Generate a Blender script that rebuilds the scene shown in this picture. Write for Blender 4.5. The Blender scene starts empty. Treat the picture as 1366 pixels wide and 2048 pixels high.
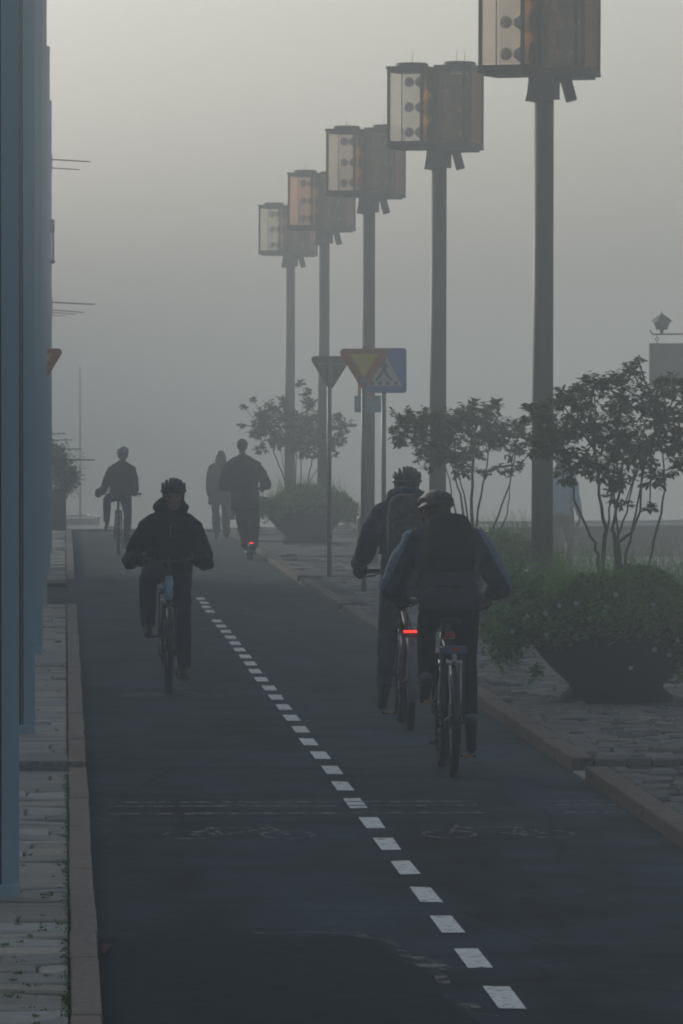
import bpy, bmesh, math, random
from math import radians as R, pi, sin, cos
from mathutils import Vector as V, Matrix, noise

sc = bpy.context.scene
col = sc.collection
rnd = random.Random(7)

# ------------------------------------------------------------------ camera
cam_d = bpy.data.cameras.new("camera")
cam = bpy.data.objects.new("camera", cam_d)
col.objects.link(cam)
cam_d.sensor_fit = 'VERTICAL'
cam_d.sensor_height = 36.0
cam_d.sensor_width = 24.0
FPX = 11400.0
cam_d.lens = FPX * 36.0 / 2048.0
cam_d.clip_start = 0.5
cam_d.clip_end = 6000
H = 2.2
cam.location = (0, 0, H)
cam.rotation_euler = (pi / 2 - math.atan(182 / FPX), 0, -math.atan(553 / FPX))
sc.camera = cam

# ------------------------------------------------------------------ sky, sun, exposure
SUN_EL, SUN_AZ = R(16), R(-34)          # azimuth from the street direction (+Y), negative = left
world = bpy.data.worlds.new("World")
sc.world = world
world.use_nodes = True
wn = world.node_tree
sc.cycles.filter_width = 1.9
bg = wn.nodes["Background"]
sky = wn.nodes.new("ShaderNodeTexSky")
sky.sky_type = 'NISHITA'
sky.sun_disc = False
sky.sun_elevation = SUN_EL
sky.sun_rotation = SUN_AZ
sky.air_density = 1.2
sky.dust_density = 4.0
sky.ozone_density = 1.0
wb_ = wn.nodes.new("ShaderNodeVectorMath"); wb_.operation = 'MULTIPLY'   # camera white balance
wb_.inputs[1].default_value = (.905, .978, 1.065)
hs_ = wn.nodes.new("ShaderNodeHueSaturation"); hs_.inputs["Saturation"].default_value = .42   # fog-diffused light
wn.links.new(sky.outputs[0], hs_.inputs["Color"])
wn.links.new(hs_.outputs[0], wb_.inputs[0])
wn.links.new(wb_.outputs[0], bg.inputs[0])
bg.inputs[1].default_value = 0.10
sun_d = bpy.data.lights.new("sun", 'SUN')
sun = bpy.data.objects.new("sun", sun_d)
col.objects.link(sun)
sun_d.energy = 2.0
sun_d.angle = R(10)
sun_d.color = (1.0, 0.96, 0.84)
sdir = V((sin(SUN_AZ) * cos(SUN_EL), cos(SUN_AZ) * cos(SUN_EL), sin(SUN_EL)))
sun.rotation_euler = (-sdir).to_track_quat('-Z', 'Y').to_euler()
sc.view_settings.view_transform = 'Standard'
sc.view_settings.look = 'None'
sc.view_settings.gamma = 1.0
sc.view_settings.exposure = 0.13
cy = sc.cycles
cy.use_denoising = True
cy.volume_bounces = 1
cy.max_bounces = 8
cy.use_adaptive_sampling = True

# ------------------------------------------------------------------ helpers
def SX(px, Y): return (px - 130.0) / FPX * Y
def SZ(py, Y): return H + (842.0 - py) / FPX * Y

def tag(o, label=None, cat=None, group=None, kind=None):
    if label: o["label"] = label
    if cat: o["category"] = cat
    if group: o["group"] = group
    if kind: o["kind"] = kind
    return o

def link_mesh(name, me, mat=None, parent=None, loc=None, rz=0.0):
    o = bpy.data.objects.new(name, me)
    col.objects.link(o)
    if mat is not None and not me.materials:
        me.materials.append(mat)
    if parent is not None: o.parent = parent
    if loc is not None: o.location = loc
    if rz: o.rotation_euler = (0, 0, rz)
    return o

def empty(name, loc, rz=0.0):
    o = bpy.data.objects.new(name, None)
    o.empty_display_size = 0.2
    col.objects.link(o)
    o.location = loc
    o.rotation_euler = (0, 0, rz)
    return o

def frame_of(d):
    d = d.normalized()
    up = V((0, 0, 1)) if abs(d.z) < 0.95 else V((1, 0, 0))
    a = d.cross(up).normalized()
    return a, a.cross(d).normalized()

class MB:
    def __init__(s): s.v = []; s.f = []; s.mi = []; s.m = 0
    def add(s, vs, fs):
        b = len(s.v); s.v += [tuple(x) for x in vs]
        for f in fs: s.f.append([b + i for i in f]); s.mi.append(s.m)
    def box(s, x0, x1, y0, y1, z0, z1, M=None):
        vs = [V((x, y, z)) for z in (z0, z1) for y in (y0, y1) for x in (x0, x1)]
        if M: vs = [M @ v for v in vs]
        s.add(vs, [(0, 2, 3, 1), (4, 5, 7, 6), (0, 1, 5, 4), (2, 6, 7, 3), (0, 4, 6, 2), (1, 3, 7, 5)])
    def prism(s, pts, z0, z1, M=None):
        n = len(pts)
        vs = [V((p[0], p[1], z0)) for p in pts] + [V((p[0], p[1], z1)) for p in pts]
        if M: vs = [M @ v for v in vs]
        s.add(vs, [list(range(n))[::-1], list(range(n, 2 * n))] + [(i, (i + 1) % n, n + (i + 1) % n, n + i) for i in range(n)])
    def path(s, pts, rad, n=10, caps=True, flat=1.0):
        pts = [V(p) for p in pts]
        if not isinstance(rad, (list, tuple)): rad = [rad] * len(pts)
        b = []; pa = None
        for i, p in enumerate(pts):
            d = (pts[min(i + 1, len(pts) - 1)] - pts[max(i - 1, 0)])
            if d.length < 1e-9: d = V((0, 0, 1))
            d.normalize()
            if pa is None: a, c = frame_of(d)
            else:
                a = (pa - d * pa.dot(d)).normalized(); c = d.cross(a) * -1
            pa = a
            for k in range(n):
                t = 2 * pi * k / n
                b.append(p + (a * cos(t) + c * sin(t) * flat) * rad[i])
        fs = []
        for i in range(len(pts) - 1):
            for k in range(n):
                fs.append((i * n + k, i * n + (k + 1) % n, (i + 1) * n + (k + 1) % n, (i + 1) * n + k))
        if caps:
            fs.append(list(range(n))[::-1]); fs.append([(len(pts) - 1) * n + k for k in range(n)])
        s.add(b, fs)
    def tube(s, p0, p1, r0, r1=None, n=10): s.path([p0, p1], [r0, r0 if r1 is None else r1], n)
    def lathe(s, prof, n=24, M=None, cap=True):
        vs = []
        for r, z in prof:
            for k in range(n):
                t = 2 * pi * k / n
                v = V((r * cos(t), r * sin(t), z)); vs.append(M @ v if M else v)
        fs = []
        for i in range(len(prof) - 1):
            for k in range(n):
                fs.append((i * n + k, i * n + (k + 1) % n, (i + 1) * n + (k + 1) % n, (i + 1) * n + k))
        if cap: fs += [list(range(n))[::-1], [(len(prof) - 1) * n + k for k in range(n)]]
        s.add(vs, fs)
    def sphere(s, c, r, n=14, m=9, M=None):
        if not isinstance(r, (tuple, list)): r = (r, r, r)
        c = V(c); vs = []; fs = []
        for i in range(m + 1):
            ph = pi * i / m
            for k in range(n):
                t = 2 * pi * k / n
                rr = max(sin(ph), 1e-4)
                d = V((r[0] * rr * cos(t), r[1] * rr * sin(t), r[2] * cos(ph)))
                if M: d = M @ d
                vs.append(c + d)
        for i in range(m):
            for k in range(n):
                fs.append((i * n + k, (i + 1) * n + k, (i + 1) * n + (k + 1) % n, i * n + (k + 1) % n))
        fs.append(list(range(n))); fs.append([m * n + k for k in range(n)][::-1])
        s.add(vs, fs)
    def ring(s, c, axis, R0, r, n=48, m=8, flat=1.0):
        c = V(c); a, b = frame_of(V(axis)); ax = V(axis).normalized()
        vs = []; fs = []
        for i in range(n):
            t = 2 * pi * i / n; d = a * cos(t) + b * sin(t)
            for k in range(m):
                u = 2 * pi * k / m
                vs.append(c + d * (R0 + r * cos(u)) + ax * (r * sin(u) * flat))
        for i in range(n):
            for k in range(m):
                fs.append((i * m + k, ((i + 1) % n) * m + k, ((i + 1) % n) * m + (k + 1) % m, i * m + (k + 1) % m))
        s.add(vs, fs)
    def caps(s, p0, r0, p1, r1, n=12):
        """rounded cone"""
        p0 = V(p0); p1 = V(p1); d = p1 - p0
        s.sphere(p0, r0, n, 8); s.sphere(p1, r1, n, 8)
        if d.length > 1e-5: s.path([p0, p1], [r0, r1], n)
    def chain(s, pts, rad, n=12):
        for i in range(len(pts) - 1): s.caps(pts[i], rad[i], pts[i + 1], rad[i + 1], n)
    def loft(s, rings, n=20, power=2.3):
        """rings: (centre, rx, ry, tilt_x) superellipse sections"""
        vs = []
        for c, rx, ry, tl in rings:
            M = Matrix.Rotation(tl, 3, 'X')
            for k in range(n):
                t = 2 * pi * k / n
                cx, sx = cos(t), sin(t)
                x = rx * math.copysign(abs(cx) ** (2 / power), cx); y = ry * math.copysign(abs(sx) ** (2 / power), sx)
                vs.append(V(c) + M @ V((x, y, 0)))
        fs = []
        for i in range(len(rings) - 1):
            for k in range(n):
                fs.append((i * n + k, i * n + (k + 1) % n, (i + 1) * n + (k + 1) % n, (i + 1) * n + k))
        fs += [list(range(n))[::-1], [(len(rings) - 1) * n + k for k in range(n)]]
        s.add(vs, fs)
    def mesh(s, name, mats=None, smooth=False):
        me = bpy.data.meshes.new(name)
        me.from_pydata(s.v, [], s.f)
        if mats:
            for m in (mats if isinstance(mats, (list, tuple)) else [mats]): me.materials.append(m)
        if any(s.mi): me.polygons.foreach_set("material_index", s.mi)
        if smooth: me.polygons.foreach_set("use_smooth", [True] * len(me.polygons))
        me.update()
        return me
    def build(s, name, mats=None, parent=None, smooth=False, loc=None, rz=0.0, bevel=0.0):
        me = s.mesh(name, mats, smooth)
        bm = bmesh.new(); bm.from_mesh(me)
        bmesh.ops.recalc_face_normals(bm, faces=bm.faces)
        if bevel:
            bmesh.ops.remove_doubles(bm, verts=bm.verts, dist=1e-5)
            es = [e for e in bm.edges if len(e.link_faces) == 2 and e.calc_face_angle(0) > 0.6]
            bmesh.ops.bevel(bm, geom=es, offset=bevel, segments=2, affect='EDGES', profile=0.6)
        bm.to_mesh(me); bm.free()
        return link_mesh(name, me, None, parent, loc, rz)
    def union(s, name, mats, parent=None, voxel=0.012, smooth_it=4, wrinkle=0.0, wscale=9.0, loc=None, rz=0.0, cut=None):
        """fuse everything collected here into one continuous skin"""
        me = s.mesh("tmp")
        o = bpy.data.objects.new("tmp", me); col.objects.link(o)
        m = o.modifiers.new("r", 'REMESH'); m.mode = 'VOXEL'; m.voxel_size = voxel; m.adaptivity = 0
        m = o.modifiers.new("s", 'SMOOTH'); m.factor = 0.5; m.iterations = smooth_it
        dg = bpy.context.evaluated_depsgraph_get(); dg.update()
        me2 = bpy.data.meshes.new_from_object(o.evaluated_get(dg))
        bpy.data.objects.remove(o); bpy.data.meshes.remove(me)
        me2.name = name
        if wrinkle:
            off = V((rnd.random() * 50, rnd.random() * 50, rnd.random() * 50))
            new = []
            for v in me2.vertices:
                p = v.co
                q = V((p.x * wscale * .8, p.y * wscale * .8, p.z * wscale * 1.5)) + off
                h = (1 - abs(noise.noise(q)) * 2.4) * 0.7 + noise.noise(q * 2.3) * 0.45
                new.append(p + v.normal * (h * wrinkle))
            for v, c in zip(me2.vertices, new): v.co = c
        me2.materials.clear()
        for mm in (mats if isinstance(mats, (list, tuple)) else [mats]): me2.materials.append(mm)
        me2.polygons.foreach_set("use_smooth", [True] * len(me2.polygons))
        me2.update()
        return link_mesh(name, me2, None, parent, loc, rz)

def copy_tree(o, parent=None):
    c = o.copy(); col.objects.link(c); c.parent = parent
    for k in [x for x in list(col.objects) if x.parent == o]: copy_tree(k, c)
    return c

# ------------------------------------------------------------------ materials
def mat(name, color, rough=0.7, metal=0.0, var=0.25, scale=20.0, bump=0.0, bscale=60.0, spec=0.4, sheen=0.0, stretch=None, color2=None):
    m = bpy.data.materials.new(name); m.use_nodes = True
    nt = m.node_tree; b = nt.nodes["Principled BSDF"]
    b.inputs["Roughness"].default_value = rough
    b.inputs["Metallic"].default_value = metal
    b.inputs["Specular IOR Level"].default_value = spec
    if sheen: b.inputs["Sheen Weight"].default_value = sheen
    tc = nt.nodes.new("ShaderNodeTexCoord"); mp = nt.nodes.new("ShaderNodeMapping")
    nt.links.new(tc.outputs["Object"], mp.inputs[0])
    if stretch: mp.inputs["Scale"].default_value = stretch
    nz = nt.nodes.new("ShaderNodeTexNoise"); nz.inputs["Scale"].default_value = scale
    nz.inputs["Detail"].default_value = 6
    nt.links.new(mp.outputs[0], nz.inputs[0])
    rp = nt.nodes.new("ShaderNodeValToRGB")
    c2 = color2 or tuple(min(1, c * (1 + var)) for c in color)
    rp.color_ramp.elements[0].position = 0.35; rp.color_ramp.elements[1].position = 0.65
    rp.color_ramp.elements[0].color = tuple(c * (1 - var) for c in color) + (1,)
    rp.color_ramp.elements[1].color = tuple(c2) + (1,)
    nt.links.new(nz.outputs[0], rp.inputs[0]); nt.links.new(rp.outputs[0], b.inputs["Base Color"])
    if bump:
        n2 = nt.nodes.new("ShaderNodeTexNoise"); n2.inputs["Scale"].default_value = bscale; n2.inputs["Detail"].default_value = 5
        nt.links.new(mp.outputs[0], n2.inputs[0])
        bp = nt.nodes.new("ShaderNodeBump"); bp.inputs["Strength"].default_value = bump; bp.inputs["Distance"].default_value = 0.01
        nt.links.new(n2.outputs[0], bp.inputs["Height"]); nt.links.new(bp.outputs[0], b.inputs["Normal"])
    return m

def emis(name, color, strength):
    m = bpy.data.materials.new(name); m.use_nodes = True
    b = m.node_tree.nodes["Principled BSDF"]
    b.inputs["Base Color"].default_value = tuple(c * .5 for c in color) + (1,)
    b.inputs["Emission Color"].default_value = tuple(color) + (1,)
    b.inputs["Emission Strength"].default_value = strength
    return m

def pane(name, color, transp, transl=0.0, rough=0.3):
    """thin pane: mixes clear transmission, translucent scatter and gloss"""
    m = bpy.data.materials.new(name); m.use_nodes = True
    nt = m.node_tree; nt.nodes.clear()
    out = nt.nodes.new("ShaderNodeOutputMaterial")
    t = nt.nodes.new("ShaderNodeBsdfTransparent"); t.inputs[0].default_value = tuple(color) + (1,)
    tl = nt.nodes.new("ShaderNodeBsdfTranslucent"); tl.inputs[0].default_value = tuple(color) + (1,)
    df = nt.nodes.new("ShaderNodeBsdfDiffuse"); df.inputs[0].default_value = tuple(c * .6 for c in color) + (1,)
    gl = nt.nodes.new("ShaderNodeBsdfGlossy"); gl.inputs[0].default_value = (.8, .85, .9, 1); gl.inputs[1].default_value = rough
    a = nt.nodes.new("ShaderNodeMixShader"); a.inputs[0].default_value = transl
    nt.links.new(df.outputs[0], a.inputs[1]); nt.links.new(tl.outputs[0], a.inputs[2])
    b = nt.nodes.new("ShaderNodeMixShader"); b.inputs[0].default_value = transp
    nt.links.new(a.outputs[0], b.inputs[1]); nt.links.new(t.outputs[0], b.inputs[2])
    c = nt.nodes.new("ShaderNodeMixShader"); c.inputs[0].default_value = 0.07
    nt.links.new(b.outputs[0], c.inputs[1]); nt.links.new(gl.outputs[0], c.inputs[2])
    nt.links.new(c.outputs[0], out.inputs[0])
    return m

def asphalt_mat():
    m = mat("asphalt", (.023, .039, .048), .95, var=.12, scale=180, bump=.5, bscale=260, spec=.16)
    nt = m.node_tree; b = nt.nodes["Principled BSDF"]
    base = b.inputs["Base Color"].links[0].from_socket
    tc = nt.nodes.new("ShaderNodeTexCoord"); mp = nt.nodes.new("ShaderNodeMapping"); mp.inputs["Scale"].default_value = (1.2, .12, 1)
    nt.links.new(tc.outputs["Object"], mp.inputs[0])
    n = nt.nodes.new("ShaderNodeTexNoise"); n.inputs["Scale"].default_value = 1.0; n.inputs["Detail"].default_value = 7; n.inputs["Roughness"].default_value = .65
    nt.links.new(mp.outputs[0], n.inputs[0])
    r = nt.nodes.new("ShaderNodeMapRange"); r.inputs[1].default_value = .3; r.inputs[2].default_value = .7; r.inputs[3].default_value = .4; r.inputs[4].default_value = 1.9
    nt.links.new(n.outputs[0], r.inputs[0])
    mx = nt.nodes.new("ShaderNodeVectorMath"); mx.operation = 'SCALE'
    nt.links.new(base, mx.inputs[0]); nt.links.new(r.outputs[0], mx.inputs["Scale"])
    n3 = nt.nodes.new("ShaderNodeTexNoise"); n3.inputs["Scale"].default_value = 1.1; n3.inputs["Detail"].default_value = 8; n3.inputs["Roughness"].default_value = .7
    nt.links.new(tc.outputs["Object"], n3.inputs[0])
    r3 = nt.nodes.new("ShaderNodeMapRange"); r3.inputs[1].default_value = .35; r3.inputs[2].default_value = .65; r3.inputs[3].default_value = .55; r3.inputs[4].default_value = 1.6
    nt.links.new(n3.outputs[0], r3.inputs[0])
    vo = nt.nodes.new("ShaderNodeTexVoronoi"); vo.feature = 'DISTANCE_TO_EDGE'; vo.inputs["Scale"].default_value = .42
    wob = nt.nodes.new("ShaderNodeMixRGB"); wob.inputs[0].default_value = .12
    nt.links.new(tc.outputs["Object"], wob.inputs[1]); nt.links.new(n3.outputs["Color"], wob.inputs[2]); nt.links.new(wob.outputs[0], vo.inputs[0])
    rc = nt.nodes.new("ShaderNodeMapRange"); rc.inputs[1].default_value = .0; rc.inputs[2].default_value = .008; rc.inputs[3].default_value = .5; rc.inputs[4].default_value = 1.0
    nt.links.new(vo.outputs["Distance"], rc.inputs[0])
    q1 = nt.nodes.new("ShaderNodeMath"); q1.operation = 'MULTIPLY'; nt.links.new(r3.outputs[0], q1.inputs[0]); nt.links.new(rc.outputs[0], q1.inputs[1])
    m3 = nt.nodes.new("ShaderNodeVectorMath"); m3.operation = 'SCALE'
    nt.links.new(mx.outputs[0], m3.inputs[0]); nt.links.new(q1.outputs[0], m3.inputs["Scale"])
    nt.links.new(m3.outputs[0], b.inputs["Base Color"])
    return m

def worn_paint(name, color, keep, scale=14.0):
    """road paint worn through to the asphalt by noise"""
    m = mat(name, color, .7, var=.12, scale=30)
    nt = m.node_tree; b = nt.nodes["Principled BSDF"]
    tc = nt.nodes.new("ShaderNodeTexCoord")
    n = nt.nodes.new("ShaderNodeTexNoise"); n.inputs["Scale"].default_value = scale; n.inputs["Detail"].default_value = 8; n.inputs["Roughness"].default_value = .7
    nt.links.new(tc.outputs["Object"], n.inputs[0])
    r = nt.nodes.new("ShaderNodeMapRange"); r.inputs[1].default_value = .62 - keep * .4; r.inputs[2].default_value = .74 - keep * .4
    nt.links.new(n.outputs[0], r.inputs[0])
    nt.links.new(r.outputs[0], b.inputs["Alpha"])
    return m

def attr_mat(name, base, rough=.85, var=.5, bump=.6, bscale=70, spec=.3):
    """colour per stone / per leaf from the 'tone' face attribute"""
    m = bpy.data.materials.new(name); m.use_nodes = True
    nt = m.node_tree; b = nt.nodes["Principled BSDF"]
    b.inputs["Roughness"].default_value = rough; b.inputs["Specular IOR Level"].default_value = spec
    at = nt.nodes.new("ShaderNodeAttribute"); at.attribute_name = "tone"
    nz = nt.nodes.new("ShaderNodeTexNoise"); nz.inputs["Scale"].default_value = bscale * .3; nz.inputs["Detail"].default_value = 6
    tc = nt.nodes.new("ShaderNodeTexCoord"); nt.links.new(tc.outputs["Object"], nz.inputs[0])
    r = nt.nodes.new("ShaderNodeMapRange"); r.inputs[3].default_value = 1 - var * .5; r.inputs[4].default_value = 1 + var * .5
    nt.links.new(nz.outputs[0], r.inputs[0])
    m1 = nt.nodes.new("ShaderNodeVectorMath"); m1.operation = 'MULTIPLY'; m1.inputs[1].default_value = base
    nt.links.new(at.outputs["Color"], m1.inputs[0])
    m2 = nt.nodes.new("ShaderNodeVectorMath"); m2.operation = 'SCALE'
    nt.links.new(m1.outputs[0], m2.inputs[0]); nt.links.new(r.outputs[0], m2.inputs["Scale"])
    nt.links.new(m2.outputs[0], b.inputs["Base Color"])
    if bump:
        n2 = nt.nodes.new("ShaderNodeTexNoise"); n2.inputs["Scale"].default_value = bscale; n2.inputs["Detail"].default_value = 6
        nt.links.new(tc.outputs["Object"], n2.inputs[0])
        bp = nt.nodes.new("ShaderNodeBump"); bp.inputs["Strength"].default_value = bump; bp.inputs["Distance"].default_value = .01
        nt.links.new(n2.outputs[0], bp.inputs["Height"]); nt.links.new(bp.outputs[0], b.inputs["Normal"])
    return m

def leafy(m):
    nt = m.node_tree; b = nt.nodes["Principled BSDF"]; o_ = nt.nodes["Material Output"]
    tl = nt.nodes.new("ShaderNodeBsdfTranslucent"); nt.links.new(b.inputs["Base Color"].links[0].from_socket, tl.inputs[0])
    mx = nt.nodes.new("ShaderNodeMixShader"); mx.inputs[0].default_value = .4
    nt.links.new(b.outputs[0], mx.inputs[1]); nt.links.new(tl.outputs[0], mx.inputs[2]); nt.links.new(mx.outputs[0], o_.inputs[0])
    return m

def set_tone(me, tones):
    a = me.attributes.new("tone", 'FLOAT_COLOR', 'FACE')
    flat = []
    for t in tones: flat += [t[0], t[1], t[2], 1.0]
    a.data.foreach_set("color", flat)

M = {}
M['asphalt'] = asphalt_mat()
M['patch'] = mat("asphalt_patch", (.018, .032, .041), .95, var=.25, scale=9, bump=.5, bscale=240, spec=.12)
M['paint'] = worn_paint("road_paint", (.82, .86, .84), .72, 16)
M['ghost'] = worn_paint("worn_road_paint", (.13, .15, .16), .50, 12)
M['scuff'] = worn_paint("pale_scuffs", (.11, .12, .12), .36, 5)
M['ground'] = mat("bedding_sand", (.045, .042, .036), .95, var=.4, scale=12, bump=.4)
M['kerb'] = mat("kerb_granite", (.29, .245, .21), .9, spec=.1, var=.2, scale=55, bump=.5, bscale=120)
M['kerb2'] = mat('red_granite', (.165, .14, .128), .9, spec=.1, var=.3, scale=40, bump=.5, bscale=120)
M['slab'] = mat("pale_slab", (.24, .24, .235), .85, var=.2, scale=30, bump=.4)
M['sett'] = attr_mat("granite_setts", (.17, .175, .175), .9, .5, .7, 60, .08)
M['paver'] = attr_mat("paving_slabs", (.42, .405, .37), .9, .35, .6, 60, .08)
M['column'] = mat("painted_pillar_metal", (.25, .39, .47), .5, var=.08, scale=3, spec=.5, stretch=(1, 1, .2))
M['groove_shade'] = mat("pillar_groove_shade", (.03, .04, .05), .6)  # near-black colour that paints in shade on the pillars
M['post'] = mat("lamp_post_steel", (.013, .0125, .014), .6, metal=.2, var=.2, scale=8, bump=.15, bscale=40)
M['dark'] = mat("dark_metal", (.018, .02, .022), .5, metal=.4, var=.2)
M['frost'] = pane("frosted_pane", (.86, .80, .74), .55, .85)
M['amberp'] = pane("amber_pane", (.88, .64, .38), .62, .8)
M['clear'] = pane("clear_pane", (.9, .92, .93), .93, .0, .08)
M['brown'] = mat("brown_reflector", (.05, .034, .022), .5, var=.4, scale=10)
M['chrome'] = mat("mirror_globe", (.16, .17, .18), .25, metal=.8, var=.1)
M['glint'] = mat('glint_globe', (.80, .84, .82), .25)  # pale base colour paints in the glint on the right-hand globes
M['cone'] = mat("reflector_cone", (.05, .045, .028), .45, metal=.5, var=.25)
M['steel'] = mat("galvanised_steel", (.16, .175, .18), .5, metal=.5, var=.15, scale=14)
M['signred'] = mat("sign_red", (.36, .075, .03), .5, var=.08)
M['signyel'] = mat("sign_yellow", (.60, .46, .04), .5, var=.06)
M['signblue'] = mat("sign_blue", (.02, .12, .42), .5, var=.08)
M['signwhite'] = mat("sign_white", (.44, .44, .42), .5, var=.06)
M['signblack'] = mat("sign_black", (.02, .02, .02), .6)
M['signback'] = mat("sign_back", (.06, .07, .068), .6, metal=.2, var=.2)
M['plate'] = mat("plate_grey_blue", (.06, .19, .28), .6, var=.15)
M['tyre'] = mat("tyre_rubber", (.016, .016, .017), .8, var=.3, scale=90, bump=.6, bscale=180)
M['rim'] = mat("rim_alloy", (.05, .05, .055), .4, metal=.7)
M['silver'] = mat("silver_metal", (.42, .44, .46), .3, metal=.9, var=.1)
M['paleblue'] = mat("pale_blue_frame", (.28, .48, .56), .35, var=.1)
M['blackframe'] = mat("black_frame", (.018, .02, .022), .35, var=.1)
M['redframe'] = mat("maroon_frame", (.12, .025, .025), .4)
M['greyframe'] = mat("grey_mudguard", (.13, .14, .16), .4)
M['redlens'] = mat("red_lens", (.40, .02, .015), .3)
M['redlight'] = emis("lit_red_lamp", (1.0, .02, .01), 5.0)
M['orange'] = mat("pedal_reflector", (.50, .22, .03), .4)
M['saddle'] = mat("saddle_vinyl", (.02, .02, .022), .5)
M['skin'] = mat("skin", (.24, .14, .10), .6, var=.1, scale=30)
M['eye'] = mat("eyes", (.02, .015, .012), .2)
M['hair'] = mat("brown_hair", (.03, .02, .014), .6, var=.4, scale=60, stretch=(1, 1, .1))
M['navy'] = mat("navy_jacket_cloth", (.008, .009, .018), .8, var=.25, scale=18, bump=.5, bscale=90, spec=.15)
M['bluecloth'] = mat("blue_jacket_cloth", (.014, .04, .075), .75, var=.25, scale=18, bump=.5, bscale=90, spec=.2)
M['slate'] = mat("slate_sleeve_cloth", (.10, .16, .235), .7, var=.2, scale=18, bump=.5, bscale=90, spec=.2)
M['greycloth'] = mat("grey_purple_cloth", (.026, .032, .052), .8, var=.25, scale=14, bump=.5, bscale=80, spec=.15)
M['black'] = mat("black_cloth", (.005, .005, .006), .9, spec=.1, var=.3, scale=20, bump=.4, bscale=90)
M['jeans'] = mat("dark_jeans", (.012, .018, .032), .85, var=.3, scale=16, bump=.5, bscale=120)
M['jeans2'] = mat("mid_blue_jeans", (.032, .055, .085), .85, var=.3, scale=16, bump=.5, bscale=120)
M['plaid'] = mat("patterned_pack_cloth", (.05, .04, .042), .85, var=.55, scale=26, bump=.4)
M['shoe'] = mat("brown_shoe_leather", (.05, .035, .025), .6, var=.3)
M['blackshoe'] = mat("black_shoe", (.015, .015, .017), .6, var=.3)
M['helmet'] = mat("dark_helmet_shell", (.010, .011, .015), .5, var=.2, scale=12, spec=.6)
M['helmet2'] = mat("mottled_helmet_shell", (.035, .032, .036), .5, var=.75, scale=22, spec=.6)
M['helmet3'] = mat("pale_striped_helmet", (.20, .23, .25), .35, var=.5, scale=16)
M['olive'] = mat("olive_coat", (.035, .042, .036), .85, var=.25, scale=14, bump=.4)
M['lightblue'] = mat("light_blue_shirt", (.30, .42, .56), .8, var=.12, scale=12, bump=.4)
M['beige'] = mat("beige_trousers", (.20, .15, .12), .85, var=.2, scale=12, bump=.4)
M['bagblue'] = mat("blue_bag", (.04, .10, .20), .6)
M['sock'] = mat("grey_sock", (.12, .15, .17), .9)
M['planter'] = mat("planter_cast_iron", (.011, .012, .013), .9, spec=.1, var=.35, scale=8, bump=.5, bscale=30)
M['soil'] = mat("soil", (.02, .015, .01), .95)
M['bark'] = mat("shrub_bark", (.045, .042, .036), .85, var=.35, scale=30, bump=.5)
M['leaf'] = attr_mat("shrub_leaves", (.030, .082, .022), .6, .3, 0, 60, .15)
M['bed'] = attr_mat("bedding_leaves", (.085, .215, .055), .6, .3, 0, 60, .15)
leafy(M['leaf']); leafy(M['bed'])
M['petal'] = mat("white_petals", (.32, .36, .32), .6, var=.08)
M['moss'] = attr_mat("joint_weeds", (.08, .17, .035), .8, .3, 0)
M['smoke0'] = mat('window_glass', (.03, .04, .045), .15, var=.1)
M['quay'] = mat("quay_stone", (.14, .14, .135), .85, var=.3, scale=3, bump=.6, bscale=12)
M['hull'] = mat("grey_hull_paint", (.10, .11, .115), .4, var=.15, scale=3)
M['deck'] = mat("white_deck_paint", (.55, .56, .55), .4, var=.08)
M['canvas'] = mat("grey_canvas", (.10, .11, .12), .8, var=.2)
M['board'] = mat("hanging_board_paint", (.07, .082, .09), .6, var=.12, scale=6)
M['boardtext'] = mat("faded_board_lettering", (.125, .115, .10), .6)
w = bpy.data.materials.new("harbour_water"); w.use_nodes = True
wb = w.node_tree.nodes["Principled BSDF"]
wb.inputs["Base Color"].default_value = (.05, .06, .062, 1); wb.inputs["Roughness"].default_value = .18
wnz = w.node_tree.nodes.new("ShaderNodeTexNoise"); wnz.inputs["Scale"].default_value = 1.3; wnz.inputs["Detail"].default_value = 5
wtc = w.node_tree.nodes.new("ShaderNodeTexCoord"); w.node_tree.links.new(wtc.outputs["Object"], wnz.inputs[0])
wbp = w.node_tree.nodes.new("ShaderNodeBump"); wbp.inputs["Strength"].default_value = .25; wbp.inputs["Distance"].default_value = .05
w.node_tree.links.new(wnz.outputs[0], wbp.inputs["Height"]); w.node_tree.links.new(wbp.outputs[0], wb.inputs["Normal"])
M['water'] = w

# ------------------------------------------------------------------ ground, water, road
ROADL, ROADR, KW = 0.13, 3.17, 0.11
QY, QYR = 113.0, 88.0
g = MB(); z = -0.02
for (x0, x1, y0, y1) in ((-18, 0, -30, 165), (0, 6.4, -5, QY), (6.4, 40, -5, QYR)):
    g.box(x0, x1, y0, y1, -3.0 if False else -1.6, z)
tag(g.build("ground", M['ground']), kind='structure')
g = MB(); g.add([(-900, -30, -1.2), (1200, -30, -1.2), (1200, 1800, -1.2), (-900, 1800, -1.2)], [(0, 1, 2, 3)])
tag(g.build("water", M['water']), kind='structure')
g = MB()
g.box(0.002, 6.4, QY, QY + .4, -1.5, .06); g.box(6.4, 6.8, QYR + .4, QY + .4, -1.5, .06); g.box(6.4, 40, QYR, QYR + .4, -1.5, .09)
tag(g.build("quay_edge", M['quay'], bevel=.02), kind='structure')
g = MB(); g.add([(ROADL - .02, 12, 0), (ROADR + .02, 12, 0), (ROADR + .02, QY - .02, 0), (ROADL - .02, QY - .02, 0)], [(0, 1, 2, 3)])
g.add([(-3.5, 66.2, 0), (ROADL - .02, 66.2, 0), (ROADL - .02, 75.5, 0), (-3.5, 75.5, 0)], [(0, 1, 2, 3)])
tag(g.build("cycle_path", M['asphalt']), kind='structure')

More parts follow.
